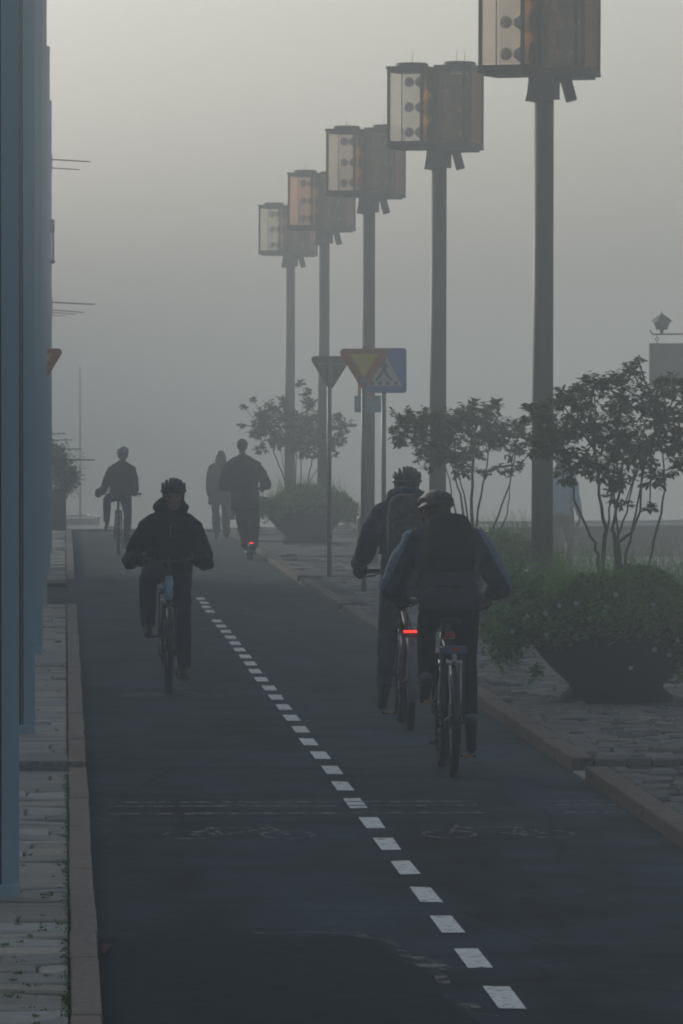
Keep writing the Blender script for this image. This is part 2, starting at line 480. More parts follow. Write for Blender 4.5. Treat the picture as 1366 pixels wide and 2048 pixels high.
def strip(mb, x0, x1, y0, y1, z=.004):
    mb.add([(x0, y0, z), (x1, y0, z), (x1, y1, z), (x0, y1, z)], [(0, 1, 2, 3)])
# darker repair patch near the camera, with an uneven edge
pt = [(0.14, 20.0), (0.14, 24.2)]
for i in range(13): pt.append((.3 + i * .085, 24.3 + .25 * noise.noise(V((i * .7, 3, 0)))))
pt += [(1.33, 23.9), (1.36, 23.2), (1.45, 22.6), (1.43, 21.7), (1.5, 20.8), (1.52, 20.0)]
pp = []
for i in range(len(pt)):
    (xa, ya), (xb, yb) = pt[i], pt[(i + 1) % len(pt)]
    for k in range(8):
        f = k / 8; x_ = xa + (xb - xa) * f; y_ = ya + (yb - ya) * f
        if y_ > 20.1 and x_ > .16: x_ += .02 * noise.noise(V((x_ * 9, y_ * 4, 1))); y_ += .09 * noise.noise(V((x_ * 14, y_ * 3, 5)))
        pp.append((x_, y_))
g = MB(); g.add([(x, y, .003) for x, y in pp], [list(range(len(pp)))])
tag(g.build("asphalt_patch", M['patch']), kind='structure')
# scuffed pale edge of the patch
g = MB()
ed = [(1.0, 24.35), (1.2, 24.3), (1.33, 23.95), (1.37, 23.2), (1.46, 22.6), (1.44, 21.7), (1.52, 20.8), (1.54, 20.0)]
for i in range(len(ed) - 1):
    (xa, ya), (xb, yb) = ed[i], ed[i + 1]
    wd = (.02, .05, .05, .10, .05, .06, .05)[i]
    g.add([(xa, ya, .006), (xa + wd, ya + .12, .006), (xb + wd * 1.1, yb + .1, .006), (xb, yb, .006)], [(0, 1, 2, 3)])
strip(g, .75, 1.05, 24.3, 24.42, .006)
tag(g.build("pale_scuff", M['scuff']), kind='structure')
# centre dashes
g = MB()
for k in range(32):
    y = 21.66 + 1.575 * k
    if k in (27,): continue
    dx = rnd.uniform(-.008, .008); dl = rnd.uniform(-.04, .04)
    g.add([(1.622 + dx, y - .42, .004), (1.724 + dx, y - .42 + dl, .004), (1.724 + dx + rnd.uniform(-.006, .006), y + .42 + dl, .004), (1.622 + dx, y + .42, .004)], [(0, 1, 2, 3)])
tag(g.build("road_marking", M['paint']), kind='structure')
# ghost markings: worn transverse stripes, cycle symbols, crossing lines
g = MB()
for yy, ww in ((SX(0, 1) * 0 + 25080 / (1606 - 842), .10), (25080 / (1614 - 842), .10), (25080 / (1629 - 842), .12)):
    for (xa, xb) in ((.25, .62), (.66, 1.55), (1.62, 2.35), (2.78, 3.15)):
        strip(g, xa, xb, yy - ww / 2, yy + ww / 2)
def sym(cx, cy, flip=1):
    def rg(x, y):
        n = 36; vs = []; fs = []
        for i in range(n):
            t = 2 * pi * i / n
            vs += [(x + .15 * cos(t), y + .30 * sin(t), .004), (x + .128 * cos(t), y + .235 * sin(t), .004)]
        for i in range(n):
            j = (i + 1) % n; fs.append((2 * i, 2 * j, 2 * j + 1, 2 * i + 1))
        g.add(vs, fs)
    def ln(a, b, w=.012):
        d = V((b[0] - a[0], b[1] - a[1], 0)); n = V((-d.y, d.x, 0)).normalized()
        n = V((n.x * w, n.y * w * 2, 0))
        A = V((cx + a[0] * flip, cy + a[1], .0045)); B = V((cx + b[0] * flip, cy + b[1], .0045)); n.x *= flip
        g.add([A - n, B - n, B + n, A + n], [(0, 1, 2, 3)])
    rg(cx - .26, cy); rg(cx + .26, cy)
    ln((-.26, 0), (-.08, 0)); ln((-.08, 0), (.18, .5)); ln((-.08, 0), (-.14, .6)); ln((-.14, .5), (.18, .5)); ln((.26, 0), (.17, .7)); ln((-.26, 0), (-.14, .5))
sym(.92, 25080 / 830, 1); sym(2.30, 25080 / 830, -1)
sym(.85, 25080 / 550, 1)
for (pa, pb, py) in ((195, 560, 1146), (560, 900, 1145), (432, 500, 1219), (600, 655, 1219), (186, 255, 1236), (300, 380, 1236), (245, 330, 1391), (560, 650, 1175), (230, 420, 1258)):
    Y = 25080 / (py - 842); strip(g, SX(pa, Y), min(SX(pb, Y), 3.15), Y - .12, Y + .12, .0042)
tag(g.build("worn_marking", M['ghost']), kind='structure')

# kerbs: granite lengths, interrupted by cross channels
def kerb_run(x0, x1, y0, y1, hz):
    mb = MB(); y = y0
    while y < y1 - .05:
        L = min(rnd.uniform(.9, 1.25), y1 - y)
        j = rnd.uniform(-.004, .004); zz = hz + rnd.uniform(-.004, .004)
        mb.box(x0 + j, x1 + j, y + .006, y + L - .006, -.04, zz)
        y += L
    return mb
CH = [(35.0, 35.75)]
runsL = [(15, 34.6), (35.3, 65.6), (76.0, 112.9)]
runsR = [(15, 34.7), (35.6, 65.2), (66.0, 76.8), (77.8, 112.9)]
kk = MB()
for a, b in runsL: q = kerb_run(ROADL - KW, ROADL, a, b, .10); kk.add(q.v, q.f)
kr = MB()
for a, b in runsR: q = kerb_run(ROADR, ROADR + .14, a, b, .09); kr.add(q.v, q.f)
tag(kr.build('kerb', M['kerb2'], bevel=.012), kind='structure')
tag(kk.build("kerb", M['kerb'], bevel=.012), kind='structure')

def paving(name, m, x0, x1, y0, y1, rd, wmin, wmax, hz, jit, tone):
    vs = []; fs = []; tn = []
    y = y0
    while y < y1 - .02:
        d = min(rd * rnd.uniform(.85, 1.15), y1 - y)
        x = x0 - rnd.uniform(0, wmax * .5)
        if x1 - x0 < .3: x = x0
        while x < x1 - .01:
            wd = min(rnd.uniform(wmin, wmax), x1 - x)
            xa = max(x, x0); gp = .006
            a, b, c, e = xa + gp, x + wd - gp, y + gp, y + d - gp
            if b - a > .02 and e - c > .02:
                zc = hz + rnd.gauss(0, jit); tx = rnd.gauss(0, jit * 1.1); ty = rnd.gauss(0, jit * 1.3); r = min(.012, (b - a) * .2)
                n = len(vs)
                for (px, py_) in ((a, c), (b, c), (b, e), (a, e)): vs.append((px, py_, hz - .05))
                for (px, py_, sx, sy) in ((a, c, -1, -1), (b, c, 1, -1), (b, e, 1, 1), (a, e, -1, 1)): vs.append((px, py_, zc + sx * tx + sy * ty - r * .8))
                for (px, py_, sx, sy) in ((a + r, c + r, -1, -1), (b - r, c + r, 1, -1), (b - r, e - r, 1, 1), (a + r, e - r, -1, 1)): vs.append((px, py_, zc + sx * tx + sy * ty))
                q = [(n + i, n + (i + 1) % 4, n + 4 + (i + 1) % 4, n + 4 + i) for i in range(4)] + [(n + 4 + i, n + 4 + (i + 1) % 4, n + 8 + (i + 1) % 4, n + 8 + i) for i in range(4)] + [(n + 8, n + 9, n + 10, n + 11)]
                fs += q
                t = rnd.uniform(1 - tone, 1 + tone); wv = rnd.uniform(-.06, .06)
                tn += [(t * (1 + wv), t, t * (1 - wv))] * len(q)
            x += wd
        y += d
    me = bpy.data.meshes.new(name); me.from_pydata(vs, [], fs); me.materials.append(m); set_tone(me, tn); me.update()
    return tag(link_mesh(name, me), kind='structure')
# left pavement: large slabs, rougher close to the camera
paving("pavement", M['paver'], -3.2, ROADL - KW - .004, 15, 34.2, .36, .30, .7, .085, .0045, .22)
paving("pavement", M['paver'], -3.2, ROADL - KW - .004, 35.9, 65.6, .40, .6, 1.1, .09, .003, .14)
paving("pavement", M['paver'], -3.2, ROADL - KW - .004, 76.0, 112, .42, .6, 1.1, .09, .004, .14)
# right pavement: rough setts
for a, b in ((15, 34.7), (35.6, 65.2)):
    paving("pavement", M['sett'], ROADR + .144, 8.2, a, b, .16, .13, .26, .085, .0035, .24)
for a, b in ((66.0, 76.8), (77.8, QYR - .05)):
    paving("pavement", M['sett'], ROADR + .144, 9.5, a, b, .24, .2, .4, .085, .0045, .25)
paving("pavement", M['sett'], ROADR + .144, 6.38, QYR - .05, QY - .1, .6, .6, 1.0, .085, .008, .2)
g = MB()
g.box(-3.2, ROADL - .01, 34.62, 35.28, -.03, .03); g.box(-3.2, ROADL - KW - .01, 34.25, 34.6, -.03, .075)
g.box(-3.2, ROADL - KW - .004, 35.3, 35.88, -.03, .098)
g.box(ROADR + .0, 8.2, 34.75, 35.5, -.03, .014); g.box(ROADR, 8.2, 65.3, 65.9, -.03, .014); g.box(ROADR, 9.5, 76.9, 77.7, -.03, .014)
tag(g.build("channel_slab", M['slab'], bevel=.01), kind='structure')

# weeds in the joints of the near left pavement and along the kerb
vs = []; fs = []; tn = []
def weed_tuft(x, y, z, n, s):
    for _ in range(n):
        a = rnd.uniform(0, 2 * pi); L = s * rnd.uniform(.5, 1.2); lean = rnd.uniform(.2, 1.0)
        bx = x + rnd.gauss(0, s * .5); by = y + rnd.gauss(0, s * .9)
        t = V((cos(a) * L * lean, sin(a) * L * lean, L * rnd.uniform(.25, .7)))
        w_ = V((-sin(a), cos(a), 0)) * L * .22
        b0 = V((bx, by, z)); k = len(vs)
        vs.extend([b0, b0 + t * .5 + w_, b0 + t, b0 + t * .5 - w_]); fs.append((k, k + 1, k + 2, k + 3))
        q = rnd.uniform(.5, 1.7); tn.append((q * rnd.uniform(.8, 1.2), q, q * .9))
for _ in range(95):
    y = 19 + (rnd.random() ** 1.6) * 9; weed_tuft(rnd.choice([rnd.uniform(-.25, .0), rnd.uniform(-.25, .0), .0]), y, .085, rnd.randint(5, 18), .02)
for _ in range(150): weed_tuft(.008 + rnd.gauss(0, .008), rnd.uniform(19, 34), .088, 7, .016)
for _ in range(60): weed_tuft(ROADL + .012, rnd.uniform(19, 60), .0, 3, .012)
weed_tuft(-.06, 54.3, .09, 30, .035)
me = bpy.data.meshes.new("weeds"); me.from_pydata(vs, [], fs); me.materials.append(M['moss']); set_tone(me, tn)
tag(link_mesh("weeds", me), "low green weeds growing in the joints of the near left pavement", "weeds", kind='stuff')
g = MB(); g.path([(.155, 23.4, .012), (.17, 23.6, .03), (.185, 23.75, .015)], [.003, .02, .003], 6, flat=.3)
tag(g.build("fallen_leaf", mat('dry_leaf', (.09, .03, .015), .8)), "single brown fallen leaf lying against the left kerb", "leaf")

# ------------------------------------------------------------------ pillars on the left
def pcx(Y): return min(-.36, -26.0 / FPX * Y - .155)
def pillar(i, Y):
    t = empty("pillar", (pcx(Y), Y, .085))
    mb = MB()
    prof = []
    q_ = [(-.155, .045), (-.155, -.045), (-.07, -.105), (-.062, -.118), (-.052, -.118), (-.052, -.108), (-.045, -.108), (-.045, -.15),
          (.045, -.15), (.045, -.108), (.052, -.108), (.052, -.118), (.062, -.118), (.07, -.105), (.155, -.045), (.155, .045)]
    prof = q_ + [(.07, .12), (-.07, .12)]     # stepped shaft: flat front, grooves, splayed sides
    mb.prism(prof, .06, 7.2)
    mb.build("shaft", M['column'], t)
    mb = MB()  # dark strips put shade into the grooves and beside the splayed side
    for sx in (-1, 1): mb.box(sx * .056 - .0075, sx * .056 + .0075, -.124, -.1185, .06, 7.18)
    mb.box(.07, .078, -.1115, -.1055, .06, 7.18); mb.build("shade_strip", M['groove_shade'], t)
    mb = MB(); mb.lathe([(.158, -.02), (.158, .05), (.154, .06)], 40); mb.build("base_collar", M['column'], t)
    mb = MB(); mb.lathe([(.158, 7.2), (.16, 7.24), (.15, 7.27), (.02, 7.29)], 40); mb.build("cap", M['column'], t)
    return t
plab = ["nearest blue-grey pillar, cut off by the left edge of the picture",
        "second blue-grey pillar from the camera at the left edge of the pavement",
        "third blue-grey pillar, its base beside the low kerb gap on the left",
        "fourth grey pillar, hidden but for a narrow strip behind the third"]
PY = [25.4 + 13.3 * i for i in range(11)]
for i, Y in enumerate(PY):
    p = pillar(i, Y)
    if i < 4: lab = plab[i]
    else: lab = "faded grey pillar far down the left row, a thin strip in the fog"
    tag(p, lab, "pillar", "row of pillars on the left")
    if i >= 4: p["group"] = "fogged far pillars"
# facade added out of frame to keep the low sun off the path
BH, BX = 5.5, -5.5
t = empty("shade_building", (BX, 0, 0))
mb = MB(); mb.box(-10, 0, -30, 90, -.02, BH); mb.box(-10, -.3, 90.01, 119, -.02, BH * .5); mb.build("wall", mat("pale_render", (.30, .31, .31), .9, var=.12, scale=2, bump=.3, bscale=20), t)  # lower far section shaped to ease the shade off gradually
mb = MB(); mb.box(-10.1, .18, -30.1, 90.1, BH, BH + .2); mb.build("cornice", M['kerb'], t)
mb = MB(); mb.box(0, .06, -25, 90, -.02, .55); mb.build("plinth", M['quay'], t)
for i in range(15):
    for z0 in (1.0, 3.1):
        y_ = -21 + i * 7.2
        mb = MB(); mb.box(.0, .05, y_, y_ + 1.3, z0, z0 + 1.5); wf = mb.build("window", M['column'], t)
        mb = MB(); mb.box(.051, .056, y_ + .1, y_ + .62, z0 + .1, z0 + 1.4); mb.box(.051, .056, y_ + .68, y_ + 1.2, z0 + .1, z0 + 1.4); mb.build("glass", M['smoke0'], wf)
        mb = MB(); mb.box(.0, .12, y_ - .06, y_ + 1.36, z0 - .08, z0 - .005); mb.build("sill", M['kerb'], wf)
tag(t, "long pale two-storey building added out of view behind the row of pillars", "shade_building")
# horizontal rods reaching out from the far pillars
def rod(px0, px1, py0, py1, Y, lab, grp):
    x0 = pcx(Y) + .14; x1 = SX(px1, Y); z0 = SZ(py0, Y); z1 = SZ(py1, Y)
    t = empty("banner_rod", (x0, Y, z0))
    mb = MB(); mb.tube((0, 0, 0), (x1 - x0, .1, z1 - z0), .014, .012, 8); mb.build("bar", M['dark'], t)
    mb = MB(); mb.box(-.02, .03, -.05, .05, -.07, .07); mb.build("wall_bracket", M['dark'], t, bevel=.006)
    tag(t, lab, "rod", grp)
ups = [(191, 605, 609, PY[6], "longest of the dark rods reaching right from the pillars high in the fog"),
       (168, 620, 625, PY[7], "second rod of the upper cluster, just below the longest"),
       (153, 625, 629, PY[8], "third rod of the upper cluster, shorter than the two above it"),
       (133, 631, 632, PY[9], "shortest faint rod at the bottom of the upper cluster")]
for px1, y0, y1, Y, lab in ups: rod(0, px1, y0, y1, Y, lab, "upper rods on the pillars")
los = [(190, 919, 920, PY[6], "dark rod low beside the bushy planter, level with the far cyclist's helmet"),
       (163, 898, 898, PY[7], "second low rod above the bushy planter, a little shorter"),
       (145, 880, 880, PY[8], "third low rod, faint above the top of the planted bush"),
       (133, 867, 867, PY[9], "highest and shortest of the low rods above the planted bush")]
for px1, y0, y1, Y, lab in los: rod(0, px1, y0, y1, Y, lab, "lower rods on the pillars")
rod(0, 181, 320, 324, PY[6], "topmost thin rod hanging alone high in the upper left fog", "top rods on the pillars")
rod(0, 160, 337, 340, PY[7], "short thin rod just under the topmost one in the upper left fog", "top rods on the pillars")
# wall lamp on a pillar
t = empty("wall_lamp", (-.21, PY[4], SZ(480, PY[4])))
mb = MB(); mb.box(0, .07, -.04, .04, .10, .28); mb.build("housing", M['steel'], t, bevel=.01)
mb = MB(); mb.box(.035, .065, -.02, .02, -.28, .10); mb.build("tube", M['steel'], t, bevel=.005)
mb = MB(); mb.sphere((.04, 0, -.3), .035); mb.tube((0, 0, -.3), (.04, 0, -.3), .012); mb.build("lower_bracket", M['dark'], t, smooth=True)
tag(t, "small upright grey fitting on the pillars' edge above the left yield sign", "lamp")

# ------------------------------------------------------------------ twin-lantern street lamps
def rotz(a, c=(0, 0, 0)): return Matrix.Translation(V(c)) @ Matrix.Rotation(a, 4, 'Z')
PH = R(-25)
def lamp(tint):
    t = empty("street_lamp", (0, 0, 0))
    mb = MB(); mb.path([(0, 0, .02), (0, 0, 5.28)], [.107, .094], 32); mb.build("post", M['post'], t, smooth=True)
    mb = MB(); mb.lathe([(.16, -.03), (.16, .76), (.14, .80), (.11, .82)], 28); mb.build("base_sleeve", M['post'], t)
    mb = MB(); mb.box(-.12, .12, -.12, .12, 5.28, 5.50, rotz(PH)); mb.prism([(-.13, -.1), (.2, -.1), (.2, .1), (-.13, .1)], 5.44, 5.52); mb.build("head_collar", M['dark'], t, bevel=.01)
    # tilted spotlights hanging under the head
    for (x, tl) in ((-.10, R(10)), (.205, R(-15))):
        Mx = Matrix.Translation(V((x, -.05, 5.47))) @ Matrix.Rotation(tl, 4, 'Y')
        mb = MB(); mb.box(-.052, .052, -.052, .052, -.215, .0, Mx); f = mb.build("spotlight", M['dark'], t, bevel=.008)
        mb = MB(); mb.box(-.042, .042, -.042, .042, -.221, -.216, Mx); mb.build("lens", M['clear'], f)
    s = .215
    for side, cx in ((-1, -.335), (1, .245)):
        z0, z1 = (5.56, 6.47) if side < 0 else (5.54, 6.49)
        Mc = rotz(PH, (cx, 0, 0))
        # cage
        mb = MB()
        for (x, y) in ((-s, -s), (s, -s), (s, s), (-s, s)):
            pw = .007 if (side < 0 and x < 0 and y > 0) else .016
            mb.box(x - pw, x + pw, y - pw, y + pw, z0, z1, Mc)
        for zz in (z0 + .02, z1 - .02):
            for q in range(4):
                Mq = Mc @ Matrix.Rotation(q * pi / 2, 4, 'Z')
                mb.box(-s + .017, s - .017, -s - .012, -s + .014, zz - .018, zz + .018, Mq)
        if side > 0:
            mb.box(s - .09, s - .06, -s - .01, -s + .012, z0 + .04, z1 - .04, Mc)
        cage = mb.build("lantern_frame", M['dark'], t)
        # panes
        def pn(q, m, name, inset=0.0):
            Mq = Mc @ Matrix.Rotation(q * pi / 2, 4, 'Z'); k = MB()
            k.box(-s + .02, s - .02, -s - .002 + inset, -s + .002 + inset, z0 + .045, z1 - .045, Mq)
            return k.build(name, m, cage)
        if side < 0:
            pn(0, M['clear2'], "pane"); pn(1, M['amberp'], "pane"); pn(2, tint, "pane"); pn(3, tint, "pane")
        else:
            pn(0, M['smoke'], "pane"); pn(1, M['amber2'], "pane"); pn(2, M['brown'], "back_panel"); pn(3, M['olivep'], "back_panel")
        # roof and floor
        mb = MB(); mb.box(-s - .03, s + .03, -s - .03, s + .03, z1, z1 + .035, Mc)
        mb.lathe([(.20, z1 + .035), (.20, z1 + .07), (.185, z1 + .082), (.01, z1 + .085)], 28, Matrix.Translation(V((cx, 0, 0))))
        rf = mb.build("lantern_roof", M['dark'], t, bevel=.004)
        mb = MB(); mb.box(-s - .02, s + .02, -s - .02, s + .02, z0 - .04, z0, Mc); mb.box(-s + .02, s - .02, -s + .02, s - .02, z0 - .065, z0 - .04, Mc)
        mb.build("lantern_floor", M['dark'], t, bevel=.004)
        for dx in ((0.0,) if side < 0 else (-.03, .06)):
            mb = MB(); mb.tube((cx + dx, 0, z1 + .08), (cx + dx + rnd.uniform(-.01, .01), 0, z1 + .22), .004, .002, 5)
            mb.build("bird_spike", M['dark'], rf)
        # bulbs with conical reflectors, pointing to the middle of the head
        hh = (z1 - z0) / 3
        for q in range(3):
            zc = z0 + hh * (q + .5) + .0
            bx = cx - side * -.045 if side < 0 else cx + .05
            bx = cx - .035 if side < 0 else cx + .03
            mb = MB(); mb.sphere((bx, -.02, zc), .062, 18, 12); b = mb.build("globe", M['chrome'] if side < 0 else M['glint'], t, smooth=True)
            d = 1 if side < 0 else -1
            n = 24; A = (bx + d * .075, zc, .03); B = (bx + d * .235, zc, .138)
            k = MB(); vs_ = []
            for (xx, zz, rr) in (A, B):
                for i in range(n):
                    an = 2 * pi * i / n; vs_.append((xx, -.02 + rr * cos(an) * .9, zz + rr * sin(an)))
            k.add(vs_, [(i, (i + 1) % n, n + (i + 1) % n, n + i) for i in range(n)] + [list(range(n))])
            k.build("reflector", M['cone'] if side < 0 else M['cone2'], b, smooth=False)
    mb = MB(); mb.box(-.15, .06, .06, .20, 5.52, 6.45); mb.build("junction_box", M['dark'], t)
    return t
M['amber2'] = pane('orange_pane', (.95, .55, .22), .12, .75)
M['cone2'] = mat('amber_cone', (.50, .27, .09), .5, var=.3)
M['olivep'] = pane("olive_amber_pane", (.36, .26, .14), .42, .8)
M['clear2'] = pane("etched_pane", (.90, .88, .84), .86, .85, .2)
M['smoke'] = pane("smoked_pane", (.80, .70, .52), .90, .5, .12)
M['frost2'] = pane("salmon_pane", (.85, .66, .54), .45, .85)
M['frost3'] = pane("white_pane", (.90, .88, .84), .6, .85)
LY = [54.5 + 14.8 * i for i in range(5)]
LPX = [1085, 875, 735, 646, 578.5]
llab = ["nearest street lamp, its lantern cut by the top of the picture",
        "second street lamp, rising from behind the middle shrub",
        "third street lamp, with a small grey plate on its post behind the yellow yield sign",
        "fourth street lamp, with salmon-tinted left lantern pane",
        "farthest and lowest street lamp, palest in the fog over the far planter"]
lamps = []
tints = [M['frost'], M['frost3'], M['frost'], M['frost2'], M['frost3']]
for i in range(5):
    l = lamp(tints[i]); l.location = (SX(LPX[i], LY[i]), LY[i], .0)
    l.rotation_euler = (0, R(.22), 0)
    tag(l, llab[i], "street lamp", "twin-lantern street lamps"); lamps.append(l)
# plate and sticker on the third lamp post
t = empty("info_plate", (SX(735, LY[2]), LY[2] - .115, SZ(808, LY[2])))
mb = MB(); mb.box(-.20, .20, -.012, .012, -.125, .125); mb.build("board", M['plate'], t, bevel=.006)
mb = MB()
for k in range(3): mb.box(-.15, .12 - .05 * k, -.014, -.0125, .05 - .05 * k, .065 - .05 * k)
mb.build("line", M['steel'], t)
mb = MB(); mb.box(-.11, .11, .012, .05, .06, .085); mb.box(-.11, .11, .012, .05, -.085, -.06); mb.build("strap", M['steel'], t)
tag(t, "small grey-blue plate strapped to the third lamp post", "plate")
mb = MB(); mb.box(-.135, .12, -.13, -.112, -.11, .11)
o = mb.build("sticker_panel", M['signred'], None, bevel=.004, loc=(SX(733, LY[2]), LY[2], SZ(778, LY[2])))
tag(o, "dull red panel on the third lamp post just above the grey plate", "panel")

# ------------------------------------------------------------------ traffic signs
def tri_pts(w_, r, down=True):
    """rounded triangle, top width w_, apex down, in xz, centred on x, top at z=0"""
    h = w_ * .88; cs = [(-w_ / 2 + r * 1.0, -r), (w_ / 2 - r * 1.0, -r), (0, -h + r * 1.4)]
    out = []
    angs = [(90, 210), (-30, 90), (210, 330)]
    for (cx, cz), (a0, a1) in zip([cs[0], cs[1], cs[2]], [(210, 90), (90, -30), (-30, -150)]):
        for k in range(9):
            a = R(a0 + (a1 - a0) * k / 8); out.append((cx + r * cos(a), cz + r * sin(a)))
    return out
def flat(pts, y0, y1):
    """extrude an xz outline along y"""
    mb = MB(); n = len(pts)
    mb.add([(p[0], y0, p[1]) for p in pts] + [(p[0], y1, p[1]) for p in pts],
           [list(range(n)), list(range(n, 2 * n))[::-1]] + [(i, (i + 1) % n, n + (i + 1) % n, n + i) for i in range(n)])
    return mb
def yield_sign(Y, pxc, ytop, wpx, rz, front=True, lab="", pole_px=None):
    x = SX(pxc, Y); zt = SZ(ytop, Y); wd = wpx / FPX * Y
    t = empty("yield_sign", (SX(pole_px or pxc, Y), Y, .085), 0)
    ox = x - t.location.x; zz = zt - .085
    Mx = lambda pts: [(p[0] + ox, p[1] + zz) for p in pts]
    h = wd * .88
    mb = MB(); mb.tube((0, .035, -.03), (0, .035, zz - .04), .031, .031, 16); mb.build("pole", M['steel'], t, smooth=True)
    bw = wd * .115
    if front:
        pl = flat(Mx(tri_pts(wd, .05)), -.008, .008).build("panel", M['signred'], t)
        ins = [(-wd / 2 + bw * 1.75, -bw), (wd / 2 - bw * 1.75, -bw), (0, -h + bw * 2.35)]
        flat(Mx(ins), -.013, -.0085).build("yellow_field", M['signyel'], pl)
        mb = MB(); mb.lathe([(.045, -.0), (.045, .004)], 20, Matrix.Translation(V((ox, -.014, zz - h * .78))) @ Matrix.Rotation(pi / 2, 4, 'X')); mb.build("sticker", M['plate'], pl)
        flat(Mx(tri_pts(wd * .985, .05)), .0085, .011).build("sign_back", M['signback'], pl)
    else:
        pl = flat(Mx(tri_pts(wd, .05)), -.008, .008).build("panel", M['signback'], t)
        mb = MB(); mb.box(ox - .03, ox + .03, -.03, -.009, zz - h * .8, zz - .03); mb.box(ox - wd * .33, ox + wd * .33, -.022, -.009, zz - .12, zz - .09)
        mb.build("stiffener", M['steel'], pl)
    for zc in (zz - .1, zz - h * .62):
        mb = MB(); mb.box(-.045, .045, .012, .045, zc - .018, zc + .018); mb.build("clamp", M['steel'], t)
    t.rotation_euler = (0, 0, rz)
    tag(t, lab, "yield sign"); return t
yield_sign(70.5, 727.5, 697, 95, 0, True, "yellow yield sign with red border in front of the blue crossing sign", 728)
yield_sign(70.5, 76, 697, 96, 0, True, "yellow yield sign with red border half hidden behind the pillars on the left", 76)
yield_sign(77.6, 661, 712, 77, R(3), False, "grey back of a yield sign on a thin pole, left of the yellow yield sign", 659)
# pedestrian crossing sign
Y = 73.5; t = empty("crossing_sign", (SX(768, Y), Y, .085)); zz = SZ(786, Y) - .085; h = 90 / FPX * Y; wd = .585
def rr(x0, x1, z0, z1, r):
    out = []
    for cx, cz, a0 in ((x1 - r, z1 - r, 0), (x0 + r, z1 - r, 90), (x0 + r, z0 + r, 180), (x1 - r, z0 + r, 270)):
        for k in range(6): a = R(a0 + 18 * k); out.append((cx + r * cos(a), cz + r * sin(a)))
    return out
pn_ = flat(rr(-wd / 2, wd / 2, zz, zz + h, .035), -.008, .008).build("panel", M['signblue'], t)
flat([(-.235, zz + .09), (.235, zz + .09), (0, zz + h - .045)], -.012, -.0085).build("white_triangle", M['signwhite'], pn_)
mb = MB()
def slab(p, q, w_):
    p = V((p[0], 0, p[1])); q = V((q[0], 0, q[1])); d = (q - p).normalized(); n = V((-d.z, 0, d.x)) * w_ / 2
    for a in (p, q): pass
    vs_ = [p - n, q - n, q + n, p + n]
    mb.add([(v.x, -.016, v.z + zz) for v in vs_] + [(v.x, -.0125, v.z + zz) for v in vs_], [(0, 1, 2, 3), (7, 6, 5, 4), (0, 4, 5, 1), (1, 5, 6, 2), (2, 6, 7, 3), (3, 7, 4, 0)])
slab((0, .28), (.0, .41), .06); slab((-.005, .29), (-.10, .165), .032); slab((.005, .29), (.055, .21), .032); slab((.055, .215), (.10, .165), .03)
slab((0, .40), (-.06, .33), .02); slab((0, .40), (.055, .33), .02)
mb.lathe([(.03, 0), (.03, .003)], 16, Matrix.Translation(V((0, -.013, zz + .44))) @ Matrix.Rotation(pi / 2, 4, 'X'))
for x in (-.155, -.05, .05, .155): slab((x, .105), (x, .15), .05)
mb.build("walking_figure", M['signblack'], pn_)
mb = MB(); mb.tube((0, .035, -.03), (0, .035, zz + .3), .031, .031, 16); mb.build("pole", M['steel'], t, smooth=True)
mb = MB(); mb.box(-.045, .045, .012, .045, zz + .05, zz + .085); mb.build("clamp", M['steel'], t)
tag(t, "blue square pedestrian crossing sign with a walking figure in a white triangle", "road sign")

# hanging board with lantern at the right edge
Y = 80.0; t = empty("hanging_sign", (SX(1420, Y), Y, .085))
px = lambda a: SX(a, Y) - t.location.x
pz = lambda b: SZ(b, Y) - .085
mb = MB(); mb.path([(px(1420), 0, 0), (px(1420), 0, pz(640))], .05, 16); mb.build("pole", M['dark'], t, smooth=True)
mb = MB(); mb.path([(px(1420), 0, pz(667)), (px(1308), 0, pz(668)), (px(1305), 0, pz(664)), (px(1303), 0, pz(659))], [.012, .012, .011, .01], 8); mb.build("arm", M['dark'], t)
mb = MB()
for xx in (1317, 1400):
    mb.ring((px(xx), 0, pz(678)), (0, 1, 0), .022, .007, 16, 6); mb.tube((px(xx), 0, pz(668)), (px(xx), 0, pz(675)), .006, n=6); mb.tube((px(xx), 0, pz(681)), (px(xx), 0, pz(686)), .006, n=6)
mb.build("hanger", M['dark'], t)
bd = MB(); bd.box(px(1301), px(1416), -.02, .02, pz(773), pz(686)); bdo = bd.build("board", M['board'], t, bevel=.006)
mb = MB()
def lt(strokes, x, z, s):
    for a, b in strokes:
        p = V((x + a[0] * s, 0, z + a[1] * s)); q = V((x + b[0] * s, 0, z + b[1] * s)); d = (q - p).normalized(); n = V((-d.z, 0, d.x)) * .008
        mb.add([tuple(v) for v in (p - n + V((0, -.024, 0)), q - n + V((0, -.024, 0)), q + n + V((0, -.024, 0)), p + n + V((0, -.024, 0)))], [(0, 1, 2, 3)])
GA = [((0, 0), (.35, 1)), ((.35, 1), (.7, 0)), ((.15, .4), (.55, .4))]
GL = [((0, 0), (0, 1)), ((0, 0), (.55, 0))]
GS = [((0, 0), (.6, 0)), ((.6, 0), (.6, .5)), ((.6, .5), (0, .5)), ((0, .5), (0, 1)), ((0, 1), (.6, 1))]
for i, (gl) in enumerate((GS, GA, GL, GA)): lt(gl, px(1312) + i * .115, pz(728), .11)
for i, (gl) in enumerate((GA, GL, GS)): lt(gl, px(1316) + i * .1, pz(757), .075)
mb.build("lettering", M['boardtext'], bdo)
